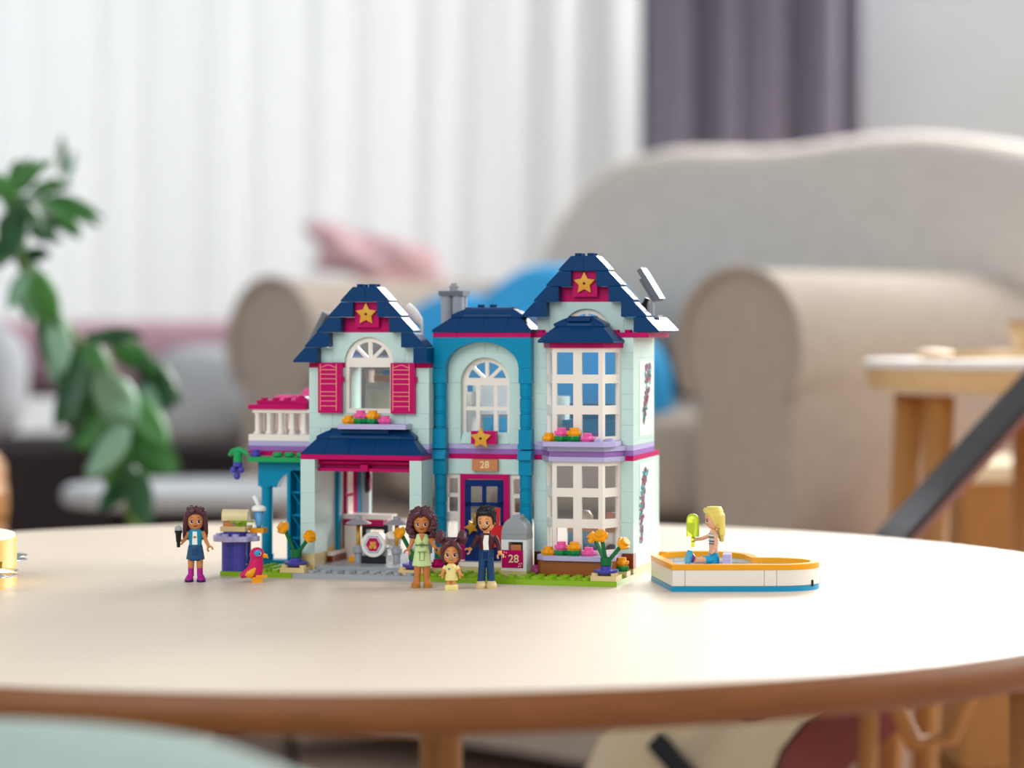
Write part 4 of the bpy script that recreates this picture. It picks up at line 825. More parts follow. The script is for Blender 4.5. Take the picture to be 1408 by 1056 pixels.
# ------------------------------------------------------------------ tambourine at the table's west side
k = thing('tambourine', 'yellow tambourine with white drum skin and silver jingles', 'tambourine', (-.385, 1.478, TZ), 0)
R0 = .083; n = 96
bm = bmesh.new()
def slot(a): return any(abs(((a - s0 + PI) % (2 * PI)) - PI) < .2 for s0 in [math.radians(q) for q in (-28, 44, 116, 188, 260)])
zr = [0, .0085, .0168, .0295]; grid = {}
for sgn, rr in ((0, R0), (1, R0 - .006)):
    for zi, z in enumerate(zr):
        for i in range(n): a = 2 * PI * i / n; grid[(sgn, zi, i)] = bm.verts.new((rr * math.cos(a), rr * math.sin(a), z))
def isslot(zi, i): return zi == 1 and slot(2 * PI * (i + .5) / n)
for zi in range(3):
    for i in range(n):
        j = (i + 1) % n
        if isslot(zi, i): 
            for (pa, pb) in (((zi, i), (zi, j)), ((zi + 1, i), (zi + 1, j))): bm.faces.new((grid[(0, *pa)], grid[(0, *pb)], grid[(1, *pb)], grid[(1, *pa)]))
            if not isslot(zi, i - 1): bm.faces.new((grid[(0, zi, i)], grid[(0, zi + 1, i)], grid[(1, zi + 1, i)], grid[(1, zi, i)]))
            if not isslot(zi, j): bm.faces.new((grid[(0, zi, j)], grid[(0, zi + 1, j)], grid[(1, zi + 1, j)], grid[(1, zi, j)]))
        else:
            for sgn in (0, 1): bm.faces.new((grid[(sgn, zi, i)], grid[(sgn, zi, j)], grid[(sgn, zi + 1, j)], grid[(sgn, zi + 1, i)]))
for i in range(n):
    j = (i + 1) % n
    for zi in (0, 3): bm.faces.new((grid[(0, zi, i)], grid[(0, zi, j)], grid[(1, zi, j)], grid[(1, zi, i)]))
link('shell', autosmooth(finish(bm, 'shell', 'tambyellow'), 30), k)
bm = bmesh.new(); add_lathe(bm, [(R0 - .012, .0280), (R0 - .0005, .0290), (R0 - .001, .0306), (R0 - .016, .0309), (R0 - .03, .0300), (0, .0300)], 96); link('drum_skin', autosmooth(finish(bm, 'drum_skin', 'drumskin')), k)
for s0 in (-28, 44, 260):
    a = math.radians(s0)
    for q, zz in enumerate((.0105, .0128)):
        bm = bmesh.new(); add_lathe(bm, [(.0185, 0), (.019, .0004), (.012, .0011), (.005, .0022), (0, .0024)], 32); link('jingle', autosmooth(finish(bm, 'jingle', 'chrome')), k, ((R0 + .001) * math.cos(a), (R0 + .001) * math.sin(a), zz), (math.radians(180 if q == 0 else 0), 0, 0))
# ------------------------------------------------------------------ toy dolls (built in millimetres, front faces -y)
HEADP = [(-4.7, 1.6, 1.7), (-4.2, 2.6, 2.6), (-3.2, 3.5, 3.3), (-1.8, 4.15, 3.9), (0, 4.5, 4.3), (1.8, 4.55, 4.4), (3.4, 4.2, 4.1), (4.6, 3.2, 3.2), (5.3, 1.6, 1.7)]
def head_r(z, wide=1.0):
    P_ = HEADP
    for i in range(len(P_) - 1):
        if P_[i][0] <= z <= P_[i + 1][0]:
            t = (z - P_[i][0]) / (P_[i + 1][0] - P_[i][0]); return (P_[i][1] + (P_[i + 1][1] - P_[i][1]) * t) * wide, P_[i][2] + (P_[i + 1][2] - P_[i][2]) * t
    return 1.5, 1.5
def decal(name, m, parent, cx, cz, rx, rz, lift, n=18, wide=1.0, shape=None, tilt=0):
    """printed patch that follows the face"""
    bm = bmesh.new()
    def P_(x, z):
        a, b = head_r(z, wide); q = max(0, 1 - (x / (a * 1.001)) ** 2); return bm.verts.new((x, -b * math.sqrt(q) - lift, z))
    if shape is None:
        ct, st_ = math.cos(tilt), math.sin(tilt); rings = [[P_(cx, cz)]]
        for f in (.5, 1): rings.append([P_(cx + f * (rx * math.cos(a) * ct - rz * math.sin(a) * st_), cz + f * (rx * math.cos(a) * st_ + rz * math.sin(a) * ct)) for a in [2 * PI * i / n for i in range(n)]])
        for i in range(n):
            j = (i + 1) % n; bm.faces.new((rings[0][0], rings[1][i], rings[1][j])); bm.faces.new((rings[1][i], rings[2][i], rings[2][j], rings[1][j]))
    else:
        up = [P_(x, z + t) for x, z, t in shape]; lo = [P_(x, z - t) for x, z, t in shape]
        for i in range(len(shape) - 1): bm.faces.new((lo[i], lo[i + 1], up[i + 1], up[i]))
    for f in bm.faces: f.normal_update()
    me = finish(bm, name, m, True, recalc=False); me.transform(Matrix.Scale(.001, 4)); return link(name, me, parent)
def face(head, brow, lip, wide=1.0, eye=1.0, smile='closed', beard=False, el=-.3):
    for sg in (-1, 1):
        x = sg * 1.95 * wide
        decal('eye_white', 'eyewhite', head, x, el, .98 * eye, 1.0 * eye, .10, wide=wide); decal('iris', 'eyedark', head, x + .08, el + .08, .76 * eye, .86 * eye, .15, wide=wide)
        decal('eye_shine', 'eyewhite', head, x + .4, el + .4, .2, .24, .2, 8, wide); decal('lash', 'eyedark', head, 0, 0, 0, 0, .19, shape=[(x - sg * .9, el + .72, .07), (x, el + .98, .13), (x + sg * 1.05, el + .75, .13), (x + sg * 1.3, el + .95, .05)], wide=wide)
        decal('eyebrow', brow, head, 0, 0, 0, 0, .12, shape=[(x - sg * .9, el + 2.3, .09), (x, el + 2.4, .12), (x + sg * 1.1, el + 1.9, .06)], wide=wide)
    if smile == 'open':
        decal('mouth', lip, head, 0, 0, 0, 0, .10, shape=[(-1.1, -2.25, .08), (-.5, -2.5, .45), (.1, -2.6, .55), (.6, -2.5, .42), (1.1, -2.2, .08)], wide=wide); decal('teeth', 'eyewhite', head, 0, 0, 0, 0, .16, shape=[(-.75, -2.3, .08), (0, -2.4, .2), (.75, -2.3, .08)], wide=wide)
    else: decal('mouth', lip, head, 0, 0, 0, 0, .10, shape=[(-1.3, -2.35, .06), (-.5, -2.6, .3), (.2, -2.65, .32), (.9, -2.4, .2), (1.35, -2.15, .06)], wide=wide)
    if beard: decal('beard', 'hairblack', head, 0, 0, 0, 0, .12, shape=[(-1.6, -3.1, .1), (-.6, -3.6, .35), (.4, -3.7, .42), (1.5, -3.1, .35), (2.6, -2.0, .3), (3.3, -.8, .25)], wide=wide)
    bm = bmesh.new(); add_ball(bm, (0, 0, 0), .45, None, 10, 8, (.8, .8, 1)); me = finish(bm, 'nose', head['skin'], True); me.transform(Matrix.Scale(.001, 4)); link('nose', me, head, (0, -.00415 * (1 if wide < 1.1 else 1.0), -.0013))
def headring(bm, cz, mi, wide=1.0, sc=1.0):
    add_loft(bm, [(0, 0, cz + z * sc, a * wide * sc, b * sc) for z, a, b in HEADP], 24, mi)
def hand(bm, c, d, mi, r=1.25, t=.62):
    """open clip hand: a C-shaped ring at c with its gap towards d"""
    c = Vector(c); d = Vector(d).normalized(); up = Vector((0, 1, 0)); e = d.cross(up).normalized()
    pts = [c + (d * math.cos(a) + e * math.sin(a)) * r for a in [math.radians(q) for q in range(50, 311, 20)]]
    add_tube(bm, pts, t, 8, mi=mi)
def doll(name, label, x, y, rz, skin, build, head_z, head_rot, hair, feat, z=0.0, hs=1.14, wide=1.0, cat='doll'):
    d = thing(name, label, cat, (x, y, TZ + z), rz)
    mats, bm = build(); remesh_obj(bm, 'body', mats, d, .2, smooth_it=3)
    hd = bpy.data.objects.new('head', None); COL.objects.link(hd); hd.parent = d; hd.location = (feat.get('hx', 0), feat.get('hy', 0), head_z * .001); hd.rotation_euler = (0, 0, head_rot); hd.scale = (hs, hs, hs)
    bm = bmesh.new(); headring(bm, 0, 0, wide)
    for sg in (-1, 1): add_ball(bm, (sg * 4.4 * wide, .4, -.5), .9, 0, 10, 8, (.5, .8, 1.2))
    hm = remesh_obj(bm, 'head', [skin], d, .22, smooth_it=2); hm.parent = d; hm.location = hd.location; hm.rotation_euler = hd.rotation_euler; hm.scale = hd.scale
    bpy.data.objects.remove(hd); hm['skin'] = skin
    face(hm, feat.get('brow', 'hairplum'), feat.get('lip', 'lip'), wide, feat.get('eye', 1.0), feat.get('smile', 'closed'), feat.get('beard', False))
    bm = bmesh.new(); hair(bm)
    for x_ in bm.verts:
        if x_.co.z > 2: x_.co.z = 2 + (x_.co.z - 2) * feat.get('tall', 1.3)
    ho = remesh_obj(bm, 'hair', [feat['hairm']], d, feat.get('hv', .24), smooth_it=feat.get('hsm', 2)); ho.location = hm.location; ho.rotation_euler = hm.rotation_euler; ho.scale = hm.scale
    return d, hm
def legs(bm, top, foot_mi, leg_mi, sock=None, gap=2.3, foot_h=2.6, foot_l=4.0, foot_w=2.4, leg_r=1.75, sole=.45):
    for sg in (-1, 1):
        x = sg * gap
        add_loft(bm, [(x * 1.35, -1.5, 0, foot_w, foot_l), (x * 1.35, -1.5, foot_h * sole, foot_w * 1.02, foot_l), (x * 1.3, -1.0, foot_h * max(.9, sole + .1), foot_w * .85, foot_l * .72), (x * 1.1, 0, foot_h * 1.5, leg_r * 1.05, leg_r * 1.15)], 18, [foot_mi[0], foot_mi[1], foot_mi[1]])
        zs = [foot_h * 1.2, sock if sock else foot_h * 1.3, (sock or 0) + .4 if sock else 6, top * .6, top + 1.5]
        add_loft(bm, [(x, 0, zs[0], leg_r, leg_r * 1.1), (x, 0, zs[1], leg_r, leg_r * 1.1), (x, 0, zs[2], leg_r * .98, leg_r), (x * .98, 0, zs[3], leg_r * 1.05, leg_r * 1.1), (x * .95, 0, zs[4], leg_r * 1.2, leg_r * 1.3)], 16, [foot_mi[1] if sock else leg_mi, leg_mi, leg_mi, leg_mi])
def arm(bm, pts, rad, mi, hand_d, skin_mi, r=1.25):
    add_tube(bm, pts, rad, 12, mi=mi); e = Vector(pts[-1]); hand(bm, e + Vector(hand_d).normalized() * r * .9, hand_d, skin_mi, r)
def plain(name, m, rings, parent, n=24, mi=None):
    bm = bmesh.new(); add_loft(bm, rings, n); me = autosmooth(finish(bm, name, m), 40); me.transform(Matrix.Scale(.001, 4)); return link(name, me, parent)
def patch(name, m, parent, pts, y0, y1):
    bm = bmesh.new(); add_prism(bm, pts, 'y', y0, y1); me = finish(bm, name, m); me.transform(Matrix.Scale(.001, 4)); return link(name, me, parent)
def curls(bm, shell, n, r0, r1, seed):
    rnd = random.Random(seed)
    for _ in range(n):
        p = shell(rnd)
        if p is None: continue
        r = rnd.uniform(r0, r1); q = Vector(p); t = Vector((rnd.gauss(0, 1), rnd.gauss(0, 1), rnd.gauss(0, .5))).normalized() * r * .9
        add_ball(bm, q, r, 0, 8, 6); add_ball(bm, q + t, r * .8, 0, 8, 6)

# --- girl with the microphone
def build_a():
    bm = bmesh.new(); legs(bm, 14, (2, 1), 0, sock=9.6, gap=2.75, foot_h=2.9, foot_l=4.0, foot_w=2.75, leg_r=1.85)
    add_loft(bm, [(0, 0, 13, 4.4, 3.2), (0, 0, 18, 4.5, 3.2), (0, 0, 22, 4.0, 2.9), (0, 0, 24, 3.9, 2.8), (0, 0, 28, 4.5, 3.0), (0, 0, 30.8, 4.6, 2.8), (0, 0, 32.2, 3.2, 2.2), (0, 0, 32.8, 1.6, 1.6), (0, 0, 36, 1.5, 1.6)], 20, [4, 4, 3, 3, 3, 3, 0, 0])
    arm(bm, [(-4.2, 0, 30.5), (-5.4, .2, 28.5), (-6.4, -.8, 26), (-7.6, -3.2, 24.6)], [1.5, 1.4, 1.2, 1.0], 0, (-.6, -1, 0), 0)
    arm(bm, [(4.2, 0, 30.8), (5.4, .2, 28.5), (6.6, -.2, 25), (8.6, -1.4, 21.4)], [1.5, 1.35, 1.2, 1.0], 0, (.5, -.2, -1), 0, 1.6)
    return ['skin_a', 'boots', 'bootsole', 'vestblue', 'skirtblue'], bm
def hair_a(bm):
    add_loft(bm, [(0, 1.3, 1.0, 5.2, 4.3), (0, .9, 3.6, 5.2, 4.9), (0, .8, 5.4, 4.4, 4.2), (0, .8, 6.4, 2.6, 2.6)], 24)
    add_loft(bm, [(0, 3.2, -10.5, 5.6, 1.6), (0, 3.3, -6, 6.2, 2.2), (0, 2.8, -1, 5.7, 3.0), (0, 1.8, 3, 5.2, 3.6)], 24)
    for sg in (-1, 1):
        add_tube(bm, [(sg * 4.3, -2.6, 4.2), (sg * 5.2, -1.6, 1.0), (sg * 5.5, -.6, -3), (sg * 6.0, .8, -8.5 + sg * 1)], [1.3, 1.35, 1.4, .9], 10)
        add_tube(bm, [(sg * .4, -4.3, 5.2), (sg * 2.2, -4.2, 4.6), (sg * 4.0, -3.2, 3.2)], [.9, 1.1, 1.1], 8)
    rnd = random.Random(4)
    for i in range(34):
        a = rnd.uniform(0, PI); add_ball(bm, (5.0 * math.cos(a) * .85, 1 - 3.5 * math.sin(a * 2) * .4 + rnd.uniform(-2.4, 2.2), 5.4 + rnd.uniform(-.6, 1.0) * math.sin(a)), .75, None, 8, 6)
    for i in range(15):
        x = -6 + i * .86; add_tube(bm, [(x * .8, 4.0, 4), (x, 5.0, -1), (x * 1.02, 5.0, -9.6)], .5, 6)
da, ha = doll('toy_girl', 'toy girl with long plum hair, blue vest, denim skirt and purple boots', -.1953, 1.503, 0, 'skin_a', build_a, 37.4, .12, hair_a, {'hairm': 'hairplum'})
plain('skirt', 'skirtblue', [(0, 0, 13.8, 5.7, 4.2), (0, 0, 14.4, 5.7, 4.2), (0, 0, 19, 4.9, 3.6), (0, 0, 22.6, 4.2, 3.1)], da)
patch('shirt_print', 'eyewhite', da, [(-1.6, 23), (1.6, 23), (1.3, 31), (-1.3, 31)], -3.14, -2.2)
patch('shirt_emblem', 'gold', da, [(1.1 * math.cos(a), 27.4 + 1.0 * math.sin(a) * (1 if math.sin(a) > 0 else .5)) for a in [i * PI / 8 for i in range(16)]], -3.2, -2.9)
patch('skirt_pocket', 'jeans', da, [(-1.5, 16.5), (1.5, 16.5), (1.5, 20.5), (-1.5, 20.5)], -4.25, -3.6)
k = thing('microphone', 'black toy microphone with silver head held by the girl in boots', 'microphone', (-.1953 - .0098, 1.503 - .0048, TZ + .0215), 0)
bm = bmesh.new(); add_lathe(bm, [(.0009, 0), (.0011, .0002), (.0011, .003), (.0015, .0036), (.0019, .0085), (.0024, .0092), (.0024, .0104), (0, .0105)], 16); link('handle', autosmooth(finish(bm, 'handle', 'black')), k)
bm = bmesh.new(); add_ball(bm, (0, 0, .0112), .0024, None, 16, 10); link('mic_head', finish(bm, 'mic_head', 'grey', True), k)

# --- woman in the green dress
def build_m():
    bm = bmesh.new(); legs(bm, 13, (1, 0), 0, gap=2.7, foot_h=2.9, foot_l=3.8, foot_w=2.7, leg_r=1.95, sole=.85)
    add_loft(bm, [(0, 0, 12.6, 4.2, 3.2), (0, 0, 20, 4.3, 3.0), (0, 0, 24, 3.9, 2.8), (0, 0, 28, 4.4, 3.1), (0, 0, 31, 4.4, 2.8), (0, 0, 32.2, 3.0, 2.2), (0, 0, 32.8, 1.6, 1.6), (0, 0, 37, 1.5, 1.6)], 20, [2, 2, 2, 2, 2, 0, 0])
    arm(bm, [(-4.3, 0, 30.4), (-5.6, .1, 28.2), (-6.6, -.4, 25.4), (-8.2, -2.2, 22.4)], [1.45, 1.35, 1.2, 1.0], 0, (-.45, -.3, -1), 0, 1.7)
    arm(bm, [(4.3, 0, 30.4), (5.6, .1, 28.4), (7.0, -.4, 25.6), (8.4, -1.6, 23.6)], [1.45, 1.35, 1.2, 1.0], 0, (.5, -.4, -1), 0, 1.5)
    return ['skin_b', 'sandal', 'dressgreen'], bm
def hair_m(bm):
    add_loft(bm, [(0, 1.8, -1, 5.4, 3.6), (0, 1.2, 2, 5.4, 4.4), (0, .9, 5, 4.6, 4.3), (0, .9, 6.4, 2.6, 2.8)], 24)
    def shell(rnd):
        a = rnd.uniform(-PI, PI); z = rnd.uniform(-7.8, 7.6)
        rr = 6.5 * math.sqrt(max(.02, 1 - ((z - 0.2) / 7.6) ** 2)) if z > 0 else 6.5 * math.sqrt(max(.1, 1 - (z / 9.2) ** 2)) + (0.6 if z < 0 else 0)
        x, y = rr * math.cos(a) * 1.06, rr * math.sin(a) * .72 + 1.3
        if y < -1.2 and abs(x) < 4.6 and z < 4.0: return None
        if y < -3.6: y = -3.6
        return (x, y, z)
    curls(bm, shell, 300, .95, 1.4, 12)
    for sg in (-1, 1): add_tube(bm, [(sg * .6, -4.1, 5.8), (sg * 2.8, -4.0, 5.0), (sg * 4.8, -2.6, 2.8)], [1.2, 1.4, 1.3], 10)
dm_, hm_ = doll('toy_woman', 'toy woman with big curly plum hair and light green belted dress', -.0543, 1.4685, .02, 'skin_b', build_m, 38.4, -.03, hair_m, {'hairm': 'hairplum', 'hv': .22, 'hsm': 1, 'tall': 1.12})
plain('skirt', 'dressgreen', [(0, 0, 13.2, 5.9, 4.4), (0, 0, 13.8, 5.9, 4.4), (0, 0, 19, 4.9, 3.6), (0, 0, 24, 4.2, 3.0), (0, 0, 25.4, 4.15, 3.0)], dm_)
patch('belt_print', 'dresstrim', dm_, [(-4.0, 25.5), (4.0, 25.5), (4.0, 26.0), (-4.0, 26.0)], -3.1, -1.2)
patch('neckline_print', 'skin_b', dm_, [(-1.5, 32.0), (1.5, 32.0), (.1, 27.8), (-.1, 27.8)], -3.25, -2.0)
bm = bmesh.new()
for a in range(0, 180, 36):
    c_, s_ = math.cos(math.radians(a + 15)) * 1.8, math.sin(math.radians(a + 15)) * 1.8; add_prism(bm, [(-c_ - s_ * .07, 25.8 - s_ + c_ * .07), (c_ - s_ * .07, 25.8 + s_ + c_ * .07), (c_ + s_ * .07, 25.8 + s_ - c_ * .07), (-c_ + s_ * .07, 25.8 - s_ - c_ * .07)], 'y', -3.25, -3.1)
me = finish(bm, 'bow_print', 'dresstrim'); me.transform(Matrix.Scale(.001, 4)); link('bow_print', me, dm_)
bm = bmesh.new()
for q in (((-2.6, 21.9), (2.6, 21.9), (2.6, 21.7), (-2.6, 21.7)), ((-1.5, 21.7), (-1.3, 21.7), (-1.3, 16.5), (-1.5, 16.5)), ((1.3, 21.7), (1.5, 21.7), (1.5, 16.5), (1.3, 16.5)), ((-1.5, 16.7), (1.5, 16.7), (1.5, 16.5), (-1.5, 16.5))): add_prism(bm, list(q), 'y', -4.1, -3.0)
me = finish(bm, 'pocket_print', 'dresstrim'); me.transform(Matrix.Scale(.001, 4)); link('pocket_print', me, dm_)

# --- small child
def build_c():
    bm = bmesh.new()
    add_loft(bm, [(0, -.5, 0, 4.0, 3.3), (0, -.5, 2.2, 4.0, 3.2), (0, -.3, 3.0, 3.7, 2.8)], 20, [1, 1], 3)
    for sg in (-1, 1): add_loft(bm, [(sg * 1.55, 0, 2.5, 1.4, 1.5), (sg * 1.55, 0, 7, 1.4, 1.5)], 14, 0)
    add_loft(bm, [(0, 0, 5.6, 3.9, 3.0), (0, 0, 6.2, 3.9, 3.0), (0, 0, 10, 3.2, 2.6), (0, 0, 13.6, 3.3, 2.5), (0, 0, 15.2, 2.4, 2.0), (0, 0, 15.8, 1.3, 1.3), (0, 0, 18, 1.2, 1.3)], 20, [2, 2, 2, 2, 2, 0])
    for sg in (-1, 1):
        arm(bm, [(sg * 3.0, 0, 14.0), (sg * 4.3, -.2, 12.2), (sg * 4.9, -.8, 10.4), (sg * 5.7, -2.0, 8.6)], [1.3, 1.35, 1.05, .9], [2, 0, 0], (sg * .4, -1, -.5), 0, 1.05)
    return ['skin_c', 'dressyellow', 'dressyellow'], bm
def hair_c(bm):
    add_loft(bm, [(0, 2.2, -4.6, 4.4, 2.8), (0, 1.8, -1.5, 5.4, 3.6), (0, 1.1, 2, 5.5, 4.4), (0, .8, 4.6, 5.0, 4.5), (0, .8, 6.2, 3.2, 3.2)], 24)
    for sg in (-1, 1):
        add_tube(bm, [(sg * .3, -4.2, 5.6), (sg * 2.6, -4.2, 4.5), (sg * 4.6, -2.8, 2.2), (sg * 5.1, -1.4, -2.2)], [1.0, 1.25, 1.2, .8], 10)
        rnd = random.Random(5)
        add_ball(bm, (sg * 5.6, 1, 7.0), 2.6, 0)
        for i in range(34):
            v_ = Vector((rnd.gauss(0, 1), rnd.gauss(0, 1), rnd.gauss(0, 1))).normalized() * 2.4; add_ball(bm, Vector((sg * 5.6, 1, 7.0)) + v_, .85, 0, 8, 6)
    for i in range(9): add_tube(bm, [((i - 4) * .3, -4.0, 5.5), ((i - 4) * .8, -1, 6.9), ((i - 4) * 1.1, 2.5, 6.3)], .55, 6)
dc, hc = doll('toy_child', 'toy child with two hair buns and a pale yellow dress', -.0363, 1.4562, 0, 'skin_c', build_c, 21.3, 0, hair_c, {'hairm': 'hairplum', 'smile': 'open', 'eye': 1.12, 'hv': .22}, wide=.97)
patch('dress_star_print', 'teal', dc, [(-1.3 + p[0], 12.6 + p[1]) for p in star_poly(.85, .4)], -2.85, -2.0)
patch('collar_print', 'peach', dc, [(.2, 13.5), (1.4, 13.7), (1.4, 13.9), (.2, 13.75)], -2.7, -2.0)

# --- man
def build_d():
    bm = bmesh.new()
    for sg in (-1, 1):
        x = sg * 2.5
        add_loft(bm, [(sg * 3.3, -1.8, 0, 3.2, 4.2), (sg * 3.3, -1.8, 1.8, 3.25, 4.2), (sg * 3.1, -1.2, 3.4, 2.8, 3.2), (sg * 2.8, 0, 4.4, 2.2, 2.3)], 18, 1)
        add_loft(bm, [(sg * 3.0, 0, 3.7, 2.5, 2.9), (sg * 2.8, 0, 6, 2.4, 2.7), (sg * 2.4, 0, 13, 2.3, 2.6), (sg * 2.1, 0, 18, 2.4, 2.8)], 18, 2)
    add_loft(bm, [(0, 0, 16.5, 4.3, 2.9), (0, 0, 20, 4.5, 3.0), (0, 0, 22.6, 4.3, 2.9), (0, 0, 22.9, 4.3, 2.9), (0, 0, 27, 4.9, 3.1), (0, 0, 30.5, 5.2, 3.0), (0, 0, 32.2, 3.6, 2.4), (0, 0, 33, 1.9, 1.8), (0, 0, 38, 1.8, 1.8)], 20, [2, 2, 2, 3, 3, 3, 3, 0])
    arm(bm, [(-4.8, 0, 30.8), (-6.4, .2, 28.4), (-7.6, -.4, 25.6), (-9.4, -1.6, 23.8), (-10.4, -2.2, 22.8)], [1.75, 1.65, 1.5, 1.3, 1.1], [3, 3, 3, 0], (-.8, -.6, -.4), 0, 1.6)
    arm(bm, [(4.8, 0, 30.8), (6.4, .2, 28.4), (7.4, -.2, 25.2), (8.0, -1.0, 22.2), (8.2, -1.6, 20.2)], [1.75, 1.65, 1.5, 1.3, 1.2], [3, 3, 3, 0], (.2, -.8, -1), 0, 1.7)
    return ['skin_e', 'tan', 'jeans', 'jacketplum'], bm
def hair_d(bm):
    add_loft(bm, [(0, 2.4, -2.2, 4.2, 2.7), (0, 1.6, 0, 5.1, 3.6), (0, 1.0, 3, 5.2, 4.5), (0, .8, 5.4, 4.6, 4.3), (0, .8, 6.6, 3.0, 3.0)], 24)
    for sg in (-1, 1): add_tube(bm, [(sg * 4.3, -1.6, 3.2), (sg * 4.7, -1.4, 1), (sg * 4.7, -1.2, -1.2)], [1.0, .7, .4], 8)
    rnd = random.Random(8)
    for i in range(110):
        a = rnd.uniform(0, 2 * PI); q = rnd.uniform(.0, 1); r = 4.9 * math.sqrt(q)
        x, y = r * math.cos(a), r * math.sin(a) * .95 + .5; z = 6.6 - 3.0 * q ** 1.5 + rnd.uniform(-.2, .5)
        add_tube(bm, [(x, y, z - .6), (x * 1.08 + rnd.uniform(-.7, .7), y + rnd.uniform(-.9, .5), z + .5)], [.75, .5], 7)
    add_tube(bm, [(-4.4, -2.4, 3.6), (-2, -4.0, 4.3), (2, -4.0, 4.4), (4.4, -2.4, 3.6)], [.9, 1, 1, .9], 8)
dd, hd_ = doll('toy_man', 'toy man with short black hair, plum jacket and blue jeans', -.0155, 1.467, .02, 'skin_e', build_d, 39.4, -.38, hair_d, {'hairm': 'hairblack', 'smile': 'open', 'beard': True, 'brow': 'hairblack', 'hsm': 1, 'hv': .22, 'eye': .9}, wide=1.0)
patch('shirt_print', 'eyewhite', dd, [(-1.7, 23), (1.5, 23), (1.2, 28), (1.5, 31.8), (-1.2, 31.8), (-2.0, 28)], -3.2, -2.0)
patch('jeans_pocket', 'deepblue', dd, [(-2.0, 17.5), (.8, 17.5), (.8, 21.8), (-2.0, 21.8)], -3.06, -2.4)
patch('waistband_print', 'skirtblue', dd, [(-4.0, 22.4), (4.0, 22.4), (4.0, 22.8), (-4.0, 22.8)], -3.0, -1.4)

# --- blonde girl sitting in the pool, facing west
def build_b():
    bm = bmesh.new()
    add_loft(bm, [(0, 0, 0, 4.4, 3.4), (0, .2, 2.6, 4.3, 3.2), (0, 0, 6.4, 3.7, 2.7), (0, 0, 9.4, 3.5, 2.6), (0, 0, 11.4, 3.7, 2.7), (0, 0, 15.6, 4.1, 2.8), (0, 0, 18.4, 3.9, 2.6), (0, 0, 19.8, 2.6, 2.0), (0, 0, 20.4, 1.4, 1.5), (0, 0, 24.5, 1.4, 1.5)], 20, [1, 1, 0, 0, 2, 2, 0, 0, 0])
    for sg in (-1, 1):
        add_tube(bm, [(sg * 2.1, 0, 2.2), (sg * 2.1, -4, 2.1), (sg * 2.2, -6.0, 2.0)], [2.3, 2.3, 2.2], 14, mi=1); add_tube(bm, [(sg * 2.2, -5.6, 2.0), (sg * 2.3, -9, 1.9), (sg * 2.4, -13.6, 2.0)], [1.85, 1.75, 1.6], 14, mi=0)
        bm2 = [(sg * 2.5, -13.4, 2.6), (sg * 2.5, -15.2, 3.2)]; add_tube(bm, [(sg * 2.5, -13.2, 2.7), (sg * 2.5, -14.6, 3.4), (sg * 2.5, -15.6, 3.8)], [2.2, 2.9, 2.7], 14, mi=3)
    arm(bm, [(-3.9, 0, 18.0), (-4.9, -1.4, 16.0), (-5.0, -6, 14.4), (-4.4, -10.4, 14.2)], [1.4, 1.3, 1.15, 1.0], 0, (.2, -1, 0), 0, 1.3)
    arm(bm, [(3.9, 0, 18.0), (5.0, .2, 15.4), (5.4, -.2, 11), (5.2, -1.8, 7.6)], [1.4, 1.3, 1.15, 1.0], 0, (.2, -.8, -1), 0, 1.2)
    return ['skin_d', 'skybl', 'greytop', 'plumsandal'], bm
mat('greytop', 'A9B4B4', .4); mat('plumsandal', '8E1C6E', .35)
def hair_b(bm):
    add_loft(bm, [(0, 2.6, -4.2, 3.8, 2.0), (0, 1.8, -1.4, 4.9, 3.4), (0, 1.2, 2, 5.2, 4.6), (0, .2, 4.6, 4.9, 5.0), (0, .3, 6.4, 3.4, 3.8)], 24)
    add_loft(bm, [(0, 4.4, -11.6, 2.0, 1.0), (0, 4.4, -10, 3.2, 1.5), (0, 4.0, -5, 4.2, 1.8), (0, 3.4, 0, 4.8, 2.4)], 20)
    for sg in (-1, 1): add_tube(bm, [(sg * 1.5, -4.4, 4.9), (sg * 3.9, -2.8, 3.6), (sg * 4.7, -.8, .6), (sg * 4.7, .2, -2.6)], [1.1, 1.2, 1.1, .5], 10)
    add_tube(bm, [(-3.4, -2.9, 4.0), (-1, -3.7, 4.2), (1.5, -3.7, 4.1), (3.7, -2.8, 3.6)], [1.0, 1.2, 1.2, 1.0], 10)
    for i in range(17):
        a = -.35 + i * (PI + .7) / 16; x, y = 5.2 * math.cos(a), 1.2 + 4.4 * math.sin(a)
        add_tube(bm, [(x * .5, .7 + (y - .7) * .5, 6.2), (x, y, 2.5), (x * .93, y + .3, -2 if y < 2.5 else -8)], [.5, .62, .5], 6)
BX, BY, BZ = .1222, 1.4775, 3.2 * PL + .0036
db, hb = doll('toy_swimmer', 'toy girl with long blonde hair and striped top sitting in the heart pool', BX, BY, -PI / 2 + .22, 'skin_d', build_b, 26.2, -.12, hair_b, {'hairm': 'hairblond', 'smile': 'open', 'brow': 'sandal', 'tall': 1.15}, z=BZ)
for z_, m_ in ((11.6, 'jacketplum'), (13.2, 'black'), (15.6, 'black'), (16.8, 'eyewhite'), (14.4, 'eyewhite')):
    plain('top_stripe', m_, [(0, 0, z_, 3.8 + .1 * (z_ - 11), 2.82), (0, 0, z_ + .45, 3.85 + .1 * (z_ - 11), 2.84)], db)
for sg in (-1, 1):
    bm = bmesh.new(); add_lathe(bm, [(.0030, 0), (.0034, .0003), (.0034, .0009), (.0028, .0012)], 20); bmesh.ops.scale(bm, vec=(1, 1.35, 1), verts=bm.verts[:]); xform(bm, Matrix.Rotation(PI / 2, 4, 'X')); link('sandal_sole', finish(bm, 'sandal_sole', 'skybl'), db, (sg * .0025, -.0152, .0037), (-.25, 0, 0))
